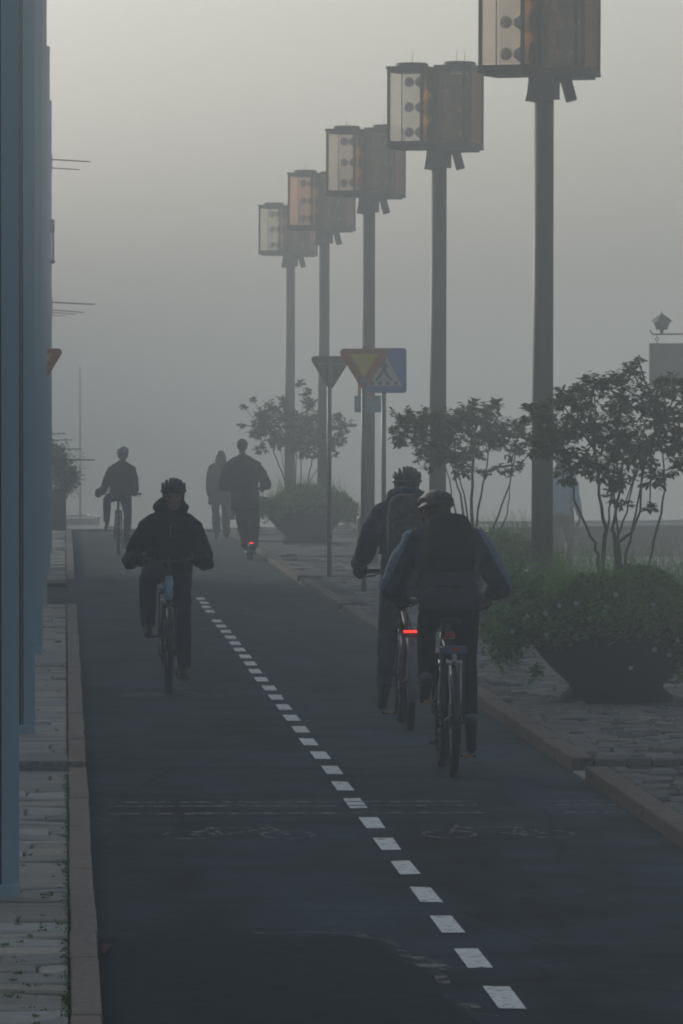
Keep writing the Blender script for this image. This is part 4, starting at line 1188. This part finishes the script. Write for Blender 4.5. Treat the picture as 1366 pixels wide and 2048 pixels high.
def head_prims(mb, c, yaw=0, pitch=0, k=1.0):
    Mh = Matrix.Translation(V(c)) @ Matrix.Rotation(yaw, 4, 'Z') @ Matrix.Rotation(pitch, 4, 'X') @ Matrix.Scale(k, 4)
    T = lambda *p: Mh @ V(p)
    R3 = Mh.to_3x3()
    mb.sphere(T(0, -.01, .03), (.076, .096, .092), 18, 12, R3)
    mb.sphere(T(0, .025, -.035), (.060, .066, .075), 16, 10, R3)
    mb.sphere(T(0, .058, -.085), (.032, .030, .028), 12, 8, R3)     # chin
    mb.caps(T(0, .088, .012), .010 * k, T(0, .107, -.022), .0145 * k)  # nose
    mb.caps(T(-.035, .076, .030), .012 * k, T(.035, .076, .030), .012 * k)  # brow
    mb.caps(T(-.02, .088, -.052), .008 * k, T(.02, .088, -.052), .008 * k)  # lips
    for s_ in (-1, 1):
        mb.sphere(T(s_ * .078, -.005, .0), (.010, .022, .032), 10, 8, R3)     # ears
        mb.sphere(T(s_ * .045, .055, -.02), (.022, .022, .02), 10, 8, R3)     # cheek bones
    return Mh
def person(loc, rz, lab, J, o):
    """J: joints in local space, the figure faces +Y"""
    g_ = o.get; det = g_('det', .011)
    hip, chest, neck, hd = V(J['hip']), V(J['chest']), V(J['neck']), V(J['head'])
    shw = g_('shw', .19); hw = g_('hw', .09)
    body = MB()
    tl = math.atan2((chest - hip).y, (chest - hip).z)
    mid = hip.lerp(chest, .45) + V((0, -.02, 0))
    body.loft([(hip + V((0, 0, -.09)), .13, .09, 0), (hip, .155, .105, -tl * .3), (mid, .135, .09, -tl), (chest, .165, .105, -tl), (chest.lerp(neck, .6), .15, .085, -tl), (neck, .06, .055, -tl)], 24, 2.1)
    body.caps(neck - V((0, 0, .03)), .058, hd + V((0, -.01, -.04)), .052)
    Mh = head_prims(body, hd, g_('yaw', 0), g_('pitch', 0))
    limbs = []
    ctop = V(J.get('shc', chest.lerp(neck, .62)))
    for s_, sn in ((1, 'r'), (-1, 'l')):
        sh = ctop + V((s_ * shw, 0, 0)) + V(J.get('shoff_' + sn, (0, 0, 0)))
        wr = V(J['wrist_' + sn]); el = ik(sh, wr, g_('ua', .29), g_('fa', .27), J.get('epole_' + sn, (s_, -.3, -.4)))
        hp = hip + V((s_ * hw, 0, -.02)); an = V(J['ankle_' + sn]); kn = ik(hp, an, g_('th', .43), g_('sk', .43), J.get('kpole_' + sn, (s_ * .15, 1, .1)))
        toe = V(J['toe_' + sn])
        limbs.append((s_, sh, el, wr, hp, kn, an, toe))
        body.chain([sh, sh.lerp(el, .45), el, el.lerp(wr, .35), wr], [.052, .046, .037, .038, .026])
        body.chain([hp, hp.lerp(kn, .4), kn, kn.lerp(an, .35), an], [.088, .074, .052, .054, .036])
        ft = (toe - an); fl = V((ft.x, ft.y, ft.z))
        heel = an + (toe - an) * -.18 + V((0, 0, -.045))
        body.caps(an, .034, heel, .030); body.caps(heel, .028, toe, .026); body.caps(an + V((0, 0, -.01)), .032, toe, .024)
        hdir = J.get('hdir_' + sn, (0, 1, -.2)); pnn = J.get('palm_' + sn, (0, 0, -1))
        hand(body, wr, hdir, pnn, (-s_, 0, 0) if abs(V(hdir).x) < .7 else (0, 1, 0), g_('curl', .9))
    root = body.union("person", M['skin'], None, det, 3, loc=loc, rz=rz)
    tag(root, lab, "person")
    # eyes
    q = MB()
    for s_ in (-1, 1): q.sphere(Mh @ V((s_ * .031, .077, .008)), .009, 10, 8)
    q.build("eyes", M['eye'], root, smooth=True)
    th = g_('thick', 1.0)
    # top garment
    q = MB(); hem = g_('hem', .06); jw = g_('jw', 1.0)
    q.loft([(hip + V((0, -.0, -hem)), g_('hemw', .19) * jw, g_('hemd', .14), -tl * .1), (hip + V((0, 0, .02)), .185 * jw, .14, -tl * .3), (mid, .178 * jw, .13, -tl), (chest, .205 * jw, .14, -tl), (chest.lerp(neck, .45), .19 * jw, .125, -tl), (chest.lerp(neck, .8), .12 * jw, .10, -tl), (neck + V((0, 0, .01)), .075, .075, -tl)], 28, 2.2)
    for (s_, sh, el, wr, hp, kn, an, toe) in limbs:
        a_ = g_('sleeve', 1.0)
        q.caps(neck + V((s_ * .03, -.01, -.02)), .072, sh + V((-s_ * .01, 0, .008)), .066 * a_)
        q.chain([sh + V((-s_ * .03, 0, .0)), sh.lerp(el, .4), el, el.lerp(wr, .45), wr.lerp(el, .06)], [.078 * a_, .073 * a_, .062 * a_, .058 * a_, .045 * a_])
    if g_('hood'):
        c0 = neck + V((0, -.035, .035)); n_ = 14
        P = [c0 + V((.10 * cos(2 * pi * k / n_), .085 * sin(2 * pi * k / n_), .02 - .02 * sin(2 * pi * k / n_))) for k in range(n_ + 1)]
        q.chain(P, [.042 + .012 * max(0, -sin(2 * pi * k / n_)) for k in range(n_ + 1)], 8)
        q.loft([(neck + V((0, 0, -.03)), .10, .10, -tl * .4), (neck + V((0, .02, .055)), .085, .082, -tl * .4)], 20, 2)
    else:
        c0 = neck + V((0, 0, .02)); q.loft([(c0 + V((0, 0, -.04)), .085, .085, -tl * .5), (c0 + V((0, .005, .035)), .068, .068, -tl * .5)], 20, 2)
    tops = g_('top', M['navy'])
    jk = q.union(g_('topname', "jacket"), tops, root, det, 3, g_('wr', .006) * 1.5, 8.0)
    if g_('zip'):
        zp = [chest.lerp(neck, .8), chest, mid, hip + V((0, 0, -hem))]
        q = MB(); q.path([p + V((0, cos(tl) * .135 + .012, -sin(tl) * .1)) for p in zp], .006, 6, flat=.5); q.build("zip", M['steel'], jk)
        for s_ in (-1, 1):
            c_ = mid + V((s_ * .10, .145, -.03)); q = MB(); q.path([c_ + V((0, 0, .05)), c_ + V((s_ * .03, -.015, -.06))], .005, 6, flat=.5); q.build("pocket_zip", M['steel'], jk)
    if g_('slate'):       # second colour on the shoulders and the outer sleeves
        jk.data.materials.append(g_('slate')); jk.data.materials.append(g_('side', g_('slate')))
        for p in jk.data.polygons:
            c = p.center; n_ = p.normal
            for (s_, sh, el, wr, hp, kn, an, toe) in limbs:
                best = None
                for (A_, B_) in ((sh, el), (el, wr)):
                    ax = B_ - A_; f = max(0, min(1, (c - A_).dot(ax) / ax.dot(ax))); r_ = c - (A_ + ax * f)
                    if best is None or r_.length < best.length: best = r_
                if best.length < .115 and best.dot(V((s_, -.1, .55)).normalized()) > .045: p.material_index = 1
    # trousers
    q = MB(); lg = g_('leg', 1.0); fl_ = g_('flare', 1.0)
    q.loft([(hip + V((0, 0, -.12)), .12, .10, 0), (hip + V((0, 0, -.02)), .165, .125, 0), (hip + V((0, 0, .07)), .155, .115, -tl * .5)], 24, 2.1)
    bare = g_('shorts', 0)
    for (s_, sh, el, wr, hp, kn, an, toe) in limbs:
        end = an.lerp(kn, .04 + g_('cuff', 0))
        if bare: q.chain([hp, hp.lerp(kn, .4), kn.lerp(hp, .12)], [.108 * lg, .095 * lg, .085 * lg])
        else: q.chain([hp, hp.lerp(kn, .4), kn, kn.lerp(end, .35), kn.lerp(end, .75), end], [.106 * lg, .090 * lg, .066 * lg, .066 * lg * fl_, .058 * lg * fl_, .054 * lg * fl_])
    q.union("shorts" if bare else "trousers", g_('trousers', M['jeans']), root, det, 3, g_('wrl', .005) * 1.5, 9.0)
    for (s_, sh, el, wr, hp, kn, an, toe) in limbs:
        q = MB(); heel = an + (toe - an) * -.22 + V((0, 0, -.05)); up = (an + V((0, 0, .0)))
        q.caps(up, .046, heel, .040); q.caps(heel, .038, toe + (toe - heel).normalized() * .02, .034); q.caps(up, .044, toe, .034)
        q.caps(heel + V((0, 0, -.012)), .034, toe + V((0, 0, -.010)), .036)
        sh_ = q.union("shoe", g_('shoes', M['blackshoe']), root, det * .9, 3)
        if g_('sock'):
            q = MB(); q.caps(an + V((0, 0, .01)), .043, an.lerp(kn, .16), .042); q.union("sock", M['sock'], root, det, 2)
        if g_('gloves'):
            q = MB(); sn = 'r' if s_ > 0 else 'l'; hdir = J.get('hdir_' + sn, (0, 1, -.2))
            hand(q, wr, hdir, J.get('palm_' + sn, (0, 0, -1)), (-s_, 0, 0) if abs(V(hdir).x) < .7 else (0, 1, 0), g_('curl', .9), 1.28)
            q.caps(wr, .031, wr.lerp(el, .10), .034)
            q.union("glove", g_('gloves'), root, det * .6, 1)
    # headgear / hair
    R3 = Mh.to_3x3(); T = lambda *p: Mh @ V(p)
    hg = g_('headgear')
    if hg == 'helmet':
        q = MB(); hs = g_('hs', 1.0)
        vs_ = []; fs_ = []; nA, nB = 24, 8
        q2 = MB(); q2.sphere((0, 0, 0), (.096 * hs, .121 * hs, .099 * hs), 24, 16)
        keep = [V(v) for v in q2.v]
        for v in keep:
            if v.z < .0: v.z = v.z * .25
        q.add([T(*(v + V((0, -.012, .048)))) for v in keep], q2.f)
        for k in range(-3, 4):       # longitudinal ribs leave vents between them
            x0 = k * .029 * hs; P = []; rr_ = math.sqrt(max(0, 1 - (x0 / (.105 * hs)) ** 2))
            for j in range(11):
                a = R(12 + 156 * j / 10); P.append(T(x0 * (1 + .0 * sin(a)), .124 * hs * cos(a) * max(rr_, .5) - .012, .048 + .092 * hs * sin(a) * max(rr_, .45)))
            q.chain(P, [.010] + [.0135] * 9 + [.010], 8)
        P = []
        for j in range(21):
            a = 2 * pi * j / 20; P.append(T(.098 * hs * cos(a), .124 * hs * sin(a) - .012, .044 + .006 * sin(a)))
        q.chain(P, [.012] * 21, 8)
        hm = q.union("helmet", g_('hmat', M['helmet']), root, .0065, 1)
        q = MB()
        for s_ in (-1, 1): q.path([T(s_ * .090, .02, .04), T(s_ * .080, .03, -.04), T(0, .055, -.118)], .005, 6); q.path([T(s_ * .088, -.05, .04), T(s_ * .080, .03, -.04)], .005, 6)
        q.build("strap", M['dark'], hm)
        q = MB(); q.sphere(T(0, -.035, .0), (.080, .075, .075), 14, 10, R3); q.union("hair", M['hair'], root, .012, 3, .004, 30)
    elif hg == 'long':
        q = MB(); q.sphere(T(0, -.02, .035), (.088, .105, .100), 16, 12, R3)
        q.loft([(T(0, -.05, .05), .088, .07, 0), (T(0, -.06, -.06), .098, .06, 0), (T(0, -.075, -.17), .115, .055, 0), (T(0, -.085, -.24), .10, .04, 0)], 18, 2)
        for s_ in (-1, 1): q.caps(T(s_ * .075, .01, .03), .025, T(s_ * .095, .0, -.15), .025)
        q.union("hair", M['hair'], root, .012, 3, .004, 25)
    elif hg == 'cap':
        q = MB(); q.sphere(T(0, -.015, .045), (.088, .108, .088), 16, 12, R3); q.caps(T(-.06, .08, .045), .012, T(.06, .08, .045), .012); q.caps(T(-.04, .12, .035), .009, T(.04, .12, .035), .009)
        q.union("beanie", g_('hmat', M['greycloth']), root, .011, 3)
        q = MB(); q.sphere(T(0, -.03, -.005), (.080, .075, .06), 14, 10, R3); q.union("hair", M['hair'], root, .012, 3)
    else:
        q = MB(); q.sphere(T(0, -.018, .035), (.085, .102, .096), 16, 12, R3); q.union("hair", M['hair'], root, .011, 3, .004, 30)
    return root
def backpack(loc, rz, J, o, lab):
    hip, chest, neck = V(J['hip']), V(J['chest']), V(J['neck']); ax = (neck - hip).normalized(); tl = math.atan2(ax.y, ax.z)
    back = V((0, -cos(tl), sin(tl))); up = V((0, sin(tl), cos(tl)))
    w_, hh, dp = o['w'], o['h'], o['d']
    c = chest + back * (.145 + dp / 2) + up * o.get('dz', 0)
    t = empty("backpack", loc, rz); rt = -tl
    q = MB(); q.loft([(c - up * hh * .52, w_ * .40, dp * .30, rt), (c - up * hh * .46, w_ * .5, dp * .5, rt), (c - up * hh * .1, w_ * .5, dp * .55, rt), (c + up * hh * .3, w_ * .47, dp * .48, rt), (c + up * hh * .45, w_ * .38, dp * .40, rt), (c + up * hh * .52, w_ * .2, dp * .2, rt)], 28, 3.2)
    q.union("pack_body", o['mat'], t, .012, 3, .006, 9)
    q = MB(); c2_ = c + back * dp * .55 - up * hh * .18
    q.loft([(c2_ - up * hh * .24, w_ * .34, .02, rt), (c2_ - up * hh * .2, w_ * .38, .035, rt), (c2_ + up * hh * .12, w_ * .38, .035, rt), (c2_ + up * hh * .16, w_ * .3, .015, rt)], 20, 3.5); q.union("front_pocket", o['mat'], t, .011, 2, .003)
    q = MB(); tp = c + up * hh * .5; q.path([tp + V((-.04, 0, 0)), tp + up * .035 + V((-.03, 0, 0)), tp + up * .035 + V((.03, 0, 0)), tp + V((.04, 0, 0))], .007, 6); q.build("grab_loop", M['black'], t)
    for s_ in (-1, 1):
        q = MB(); sh = chest.lerp(neck, .75)
        P = [c + up * hh * .42 + V((s_ * .07, 0, 0)) - back * dp * .3, sh + up * .075 + V((s_ * .105, -.02, .0)), sh + V((s_ * .125, .11, -.03)), chest + V((s_ * .14, .135, -.08)), chest + V((s_ * .185, .06, -.17)), c - up * hh * .4 + V((s_ * w_ * .42, 0, 0)) - back * dp * .4]
        q.path(P, .017, 8, flat=.45); q.build("shoulder_strap", M['black'], t, smooth=True)
        if o.get('tails'):
            q = MB(); e = c - up * hh * .4 + V((s_ * w_ * .5, 0, 0)); q.path([e, e + V((s_ * .03, -.01, -.06)), e + V((s_ * .02, -.02, -.14))], .006, 6, flat=.4); q.build("strap_tail", M['black'], t)
    tag(t, lab, "backpack")
    return t

# --- rider toward the camera (left foreground)
L1_ = (SX(337.5, 46.0), 46.41, 0)
bicycle(L1_, pi, "bicycle with a pale blue head tube ridden toward the camera on the left", dict(seat=.93, barz=1.075, bary=.43, barw=.275, headblock=True, fork=M['blackframe'], crank=90, guard=M['blackframe'], gw=.03, tw=.022, headlamp=False, rack=True, kick=True, tr=.019, silvercrank=True))
J = dict(shoff_r=(0, 0, -.055), shoff_l=(0, 0, -.055), hip=(0, -.20, 1.0), chest=(-.01, .02, 1.28), neck=(-.02, .12, 1.45), head=(-.04, .20, 1.59),
         wrist_r=(.255, .33, 1.115), wrist_l=(-.255, .33, 1.115), epole_r=(.15, -1, -.1), epole_l=(-.15, -1, -.1), hdir_r=(-.2, 1, -.12), hdir_l=(.2, 1, -.12),
         ankle_r=(.165, -.02, .555), toe_r=(.165, .10, .475), ankle_l=(-.13, -.07, .215), toe_l=(-.13, .07, .13), kpole_r=(.15, 1, .1), kpole_l=(-.02, 1, .1))
person(L1_, pi, "person in a dark hooded jacket and helmet cycling toward the camera in the left lane", J,
       dict(zip=True, headgear='helmet', hs=1.0, top=M['navy'], trousers=M['jeans'], shoes=M['shoe'], hood=True, gloves=M['black'], jw=1.08, sleeve=1.05, shw=.20, hem=.08, leg=1.08, wr=.009, pitch=-.12, ua=.30, fa=.28, det=.010, cuff=-.02))
# --- backpack rider (nearest, riding away)
L2_ = (2.39, 35.54, 0)
bicycle(L2_, 0, "nearest bicycle, black with a blue bar on its rear rack", dict(seat=.985, barz=1.055, bary=.47, barw=.30, guard=M['blackframe'], rack=True, kick=True, taillamp=True, crank=-90, tw=.024))
J = dict(hip=(0, -.19, 1.075), chest=(0, .07, 1.33), neck=(-.015, .22, 1.50), head=(-.055, .32, 1.615),
         wrist_r=(.285, .38, 1.11), wrist_l=(-.285, .38, 1.11), epole_r=(.24, -1, .15), epole_l=(-.24, -1, .15), hdir_r=(-.15, 1, -.25), hdir_l=(.15, 1, -.25),
         ankle_r=(.135, -.10, .325), toe_r=(.15, .03, .165), ankle_l=(-.14, -.05, .575), toe_l=(-.145, .07, .487), kpole_r=(.05, 1, .1), kpole_l=(-.04, 1, .1))
person(L2_, 0, "person with a black backpack and slate-blue sleeves, nearest of the cyclists riding away", J,
       dict(headgear='helmet', hs=1.0, top=M['greycloth'], slate=M['slate'], trousers=M['black'], shoes=M['blackshoe'], gloves=M['black'], sock=True, jw=1.0, sleeve=1.2, shw=.205, hem=.05, hemw=.20, leg=.92, yaw=.45, pitch=-.25, det=.010, ua=.31, fa=.28, sk=.40, wr=.007, cuff=.12, wrl=.002))
backpack(L2_, 0, J, dict(w=.31, h=.40, d=.16, mat=M['black'], dz=-.05, tails=True), "black backpack on the nearest cyclist's back")
# --- blue jacket rider
L3_ = (2.445, 40.84, 0)
bicycle(L3_, 0, "bicycle with a glowing red bar light and maroon frame, just ahead of the backpack rider", dict(seat=.99, barz=1.11, bary=.42, barw=.30, frame=M['redframe'], guard=M['greyframe'], gw=.034, barlight=.715, crank=90, tw=.027))
J = dict(hip=(0, -.20, 1.09), chest=(0, -.06, 1.42), neck=(0, .02, 1.60), head=(.01, .08, 1.725),
         wrist_r=(.30, .32, 1.165), wrist_l=(-.33, .32, 1.165), epole_r=(.15, -1, -.5), epole_l=(-.15, -1, -.5), hdir_r=(-.1, 1, -.3), hdir_l=(.1, 1, -.3),
         ankle_l=(-.16, -.10, .30), toe_l=(-.17, .03, .17), ankle_r=(.13, -.05, .56), toe_r=(.13, .08, .48), kpole_r=(.2, 1, .1), kpole_l=(-.05, 1, .1))
person(L3_, 0, "person in a blue jacket and jeans cycling away just ahead of the slate-sleeved rider", J,
       dict(headgear='helmet', hs=1.02, hmat=M['helmet2'], top=M['bluecloth'], trousers=M['jeans2'], shoes=M['blackshoe'], gloves=M['black'], hood=True, jw=1.05, sleeve=1.1, shw=.20, hem=.10, leg=.98, det=.010, ua=.31, fa=.29, th=.45, sk=.43, wr=.007))
backpack(L3_, 0, J, dict(w=.31, h=.44, d=.16, mat=M['plaid'], dz=-.05, tails=True), "mottled grey-brown backpack on the blue-jacketed cyclist")
# --- far cyclist toward the camera
L4_ = (.875, 94.1, 0)
bicycle(L4_, pi, "farthest bicycle, grey in the fog, coming toward the camera", dict(seat=.92, barz=1.0, bary=.42, barw=.38, crank=90, tw=.028, frame=M['greyframe']))
J = dict(shoff_r=(0, 0, -.035), shoff_l=(0, 0, -.035), hip=(-.03, -.20, 1.0), chest=(-.05, -.04, 1.30), neck=(-.06, .04, 1.49), head=(-.075, .08, 1.64),
         wrist_r=(.34, .30, 1.04), wrist_l=(-.27, .26, 1.06), epole_r=(.1, -.5, -1), epole_l=(-.1, -1, -.6),
         ankle_r=(.19, -.02, .54), toe_r=(.20, .10, .46), ankle_l=(-.14, -.06, .22), toe_l=(-.14, .07, .13), kpole_r=(.25, 1, .1))
person(L4_, pi, "farthest cyclist in a pale striped helmet, a grey shape coming through the fog", J,
       dict(headgear='helmet', hmat=M['helmet3'], top=M['olive'], trousers=M['jeans2'], hem=.12, jw=1.0, sleeve=1.0, shw=.19, det=.013, gloves=M['black'], ua=.32, fa=.30))
# --- electric scooter rider
L5_ = (2.92, 90.0, 0)
t = empty("kick_scooter", L5_)
q = MB(); q.loft([(V((0, 0, .10)), .085, .30, 0), (V((0, 0, .125)), .095, .32, 0), (V((0, 0, .15)), .09, .31, 0)], 24, 4); q.build("deck", M['dark'], t)
for yy in (-.42, .52):
    q = MB(); q.ring((0, yy, .115), (1, 0, 0), .085, .030, 32, 8); q.tube((-.03, yy, .115), (.03, yy, .115), .07, n=16); q.build("wheel", M['tyre'], t, smooth=True)
q = MB(); q.tube((0, .50, .2), (0, .36, 1.12), .024, n=12); q.build("stem", M['dark'], t, smooth=True)
q = MB(); q.tube((-.27, .35, 1.13), (.27, .35, 1.13), .014, n=10); q.build("handlebar", M['dark'], t, smooth=True)
q = MB(); q.path([(0, -.28, .20), (0, -.42, .265), (0, -.55, .24), (0, -.58, .20)], .045, 10, flat=.35); fdr = q.build("mudguard", M['dark'], t, smooth=True)
q = MB()
for k in (-1, 0, 1): q.sphere((k * .021, -.585, .285), (.0085, .006, .0085), 10, 6)
q.build("tail_light", M['redlight2'] if 'redlight2' in M else M['redlight'], fdr)
q = MB(); q.box(-.045, .045, -.58, -.545, .262, .308); q.build("lamp_housing", M['redframe'], fdr, bevel=.006)
q = MB(); q.path([(.05, -.1, .10), (.14, -.16, .085), (.17, -.2, .09)], .008, 6); q.build("kickstand", M['dark'], t)
tag(t, "electric kick scooter with a small glowing red tail light", "scooter")
J = dict(shoff_r=(0, 0, -.05), shoff_l=(0, 0, -.05), hip=(-.08, -.05, 1.04), chest=(-.10, -.02, 1.38), neck=(-.12, 0, 1.62), head=(-.125, .02, 1.79),
         wrist_r=(.21, .26, 1.17), wrist_l=(-.32, .26, 1.17), epole_r=(.5, -1, -.6), epole_l=(-.5, -1, -.6),
         ankle_r=(.05, -.06, .235), toe_r=(.06, .08, .185), ankle_l=(-.06, .10, .235), toe_l=(-.06, .24, .185), kpole_r=(.2, 1, 0), kpole_l=(-.1, 1, 0))
person(L5_, 0, "tall person in a dark puffed jacket and wide trousers riding the electric scooter away", J,
       dict(headgear='cap', top=M['black'], trousers=M['greycloth'], hem=.24, hemw=.20, hemd=.16, jw=1.15, sleeve=1.22, shw=.225, leg=1.42, hw=.075, flare=.95, det=.013, ua=.32, fa=.30, th=.44, sk=.44, wr=.01, wrl=.01, gloves=M['black']))
# --- woman walking away with a bag
L6_ = (2.90, 106.3, .0)
J = dict(hip=(-.02, 0, .90), chest=(-.02, 0, 1.20), neck=(-.01, 0, 1.39), head=(0, .01, 1.52),
         wrist_r=(.20, .06, .80), wrist_l=(-.22, -.08, .82), epole_r=(.3, -1, 0), epole_l=(-.3, -1, 0), hdir_r=(0, 0, -1), hdir_l=(0, 0, -1), palm_r=(-1, 0, 0), palm_l=(1, 0, 0),
         ankle_r=(.11, .20, .10), toe_r=(.12, .36, .05), ankle_l=(-.08, -.28, .16), toe_l=(-.09, -.14, .05), kpole_r=(0, 1, 0), kpole_l=(0, 1, 0))
person(L6_, 0, "long-haired person in a knee-skimming coat walking away, left of the scooter rider", J,
       dict(headgear='long', top=M['olive'], topname="coat", trousers=M['jeans2'], hem=.26, hemw=.235, hemd=.18, jw=.96, sleeve=1.0, shw=.165, leg=.98, flare=1.35, det=.013, ua=.27, fa=.25, th=.40, sk=.41, curl=.6))
t = empty("handbag", (L6_[0] + .21, L6_[1] + .06, .36))
q = MB(); q.loft([(V((0, 0, 0)), .05, .13, 0), (V((0, 0, .02)), .06, .15, 0), (V((0, 0, .28)), .045, .14, 0), (V((0, 0, .30)), .03, .13, 0)], 20, 4); q.build("bag_body", M['bagblue'], t, smooth=True)
q = MB(); q.path([(0, -.08, .29), (0, -.05, .38), (0, .0, .41), (0, .05, .38), (0, .08, .29)], .008, 6); q.build("handle", M['bagblue'], t)
tag(t, "blue handbag hanging from the walking person's right hand", "bag")
# --- pedestrian behind the nearest lamp
L7_ = (SX(1121, 76.0), 76.0, .085)
J = dict(hip=(0, 0, .93), chest=(0, 0, 1.24), neck=(0, .01, 1.46), head=(0, .03, 1.60),
         wrist_r=(.25, .1, .86), wrist_l=(-.25, -.05, .86), epole_r=(.3, -1, 0), epole_l=(-.3, -1, 0), hdir_r=(0, 0, -1), hdir_l=(0, 0, -1), palm_r=(-1, 0, 0), palm_l=(1, 0, 0),
         ankle_r=(.06, .14, .09), toe_r=(.07, .29, .04), ankle_l=(-.05, -.14, .11), toe_l=(-.05, .0, .04))
person(L7_, R(-25), "person in a light blue shirt and beige trousers walking behind the nearest lamp post", J,
       dict(headgear='none', top=M['lightblue'], topname="shirt", trousers=M['beige'], hem=.06, jw=.98, sleeve=.85, shw=.18, det=.013, leg=1.0, curl=.5))

# ------------------------------------------------------------------ haze
hz = MB(); hz.box(-950, 1250, -40, 1850, -2.6, 7.75)
hm = bpy.data.materials.new("haze"); hm.use_nodes = True
nt = hm.node_tree; nt.nodes.clear()
out = nt.nodes.new("ShaderNodeOutputMaterial"); pv = nt.nodes.new("ShaderNodeVolumePrincipled")
pv.inputs["Color"].default_value = (.57, .60, .615, 1)
pv.inputs["Density"].default_value = .0084
pv.inputs["Anisotropy"].default_value = .25
nt.links.new(pv.outputs[0], out.inputs["Volume"])
tag(hz.build("haze", hm), kind='stuff')
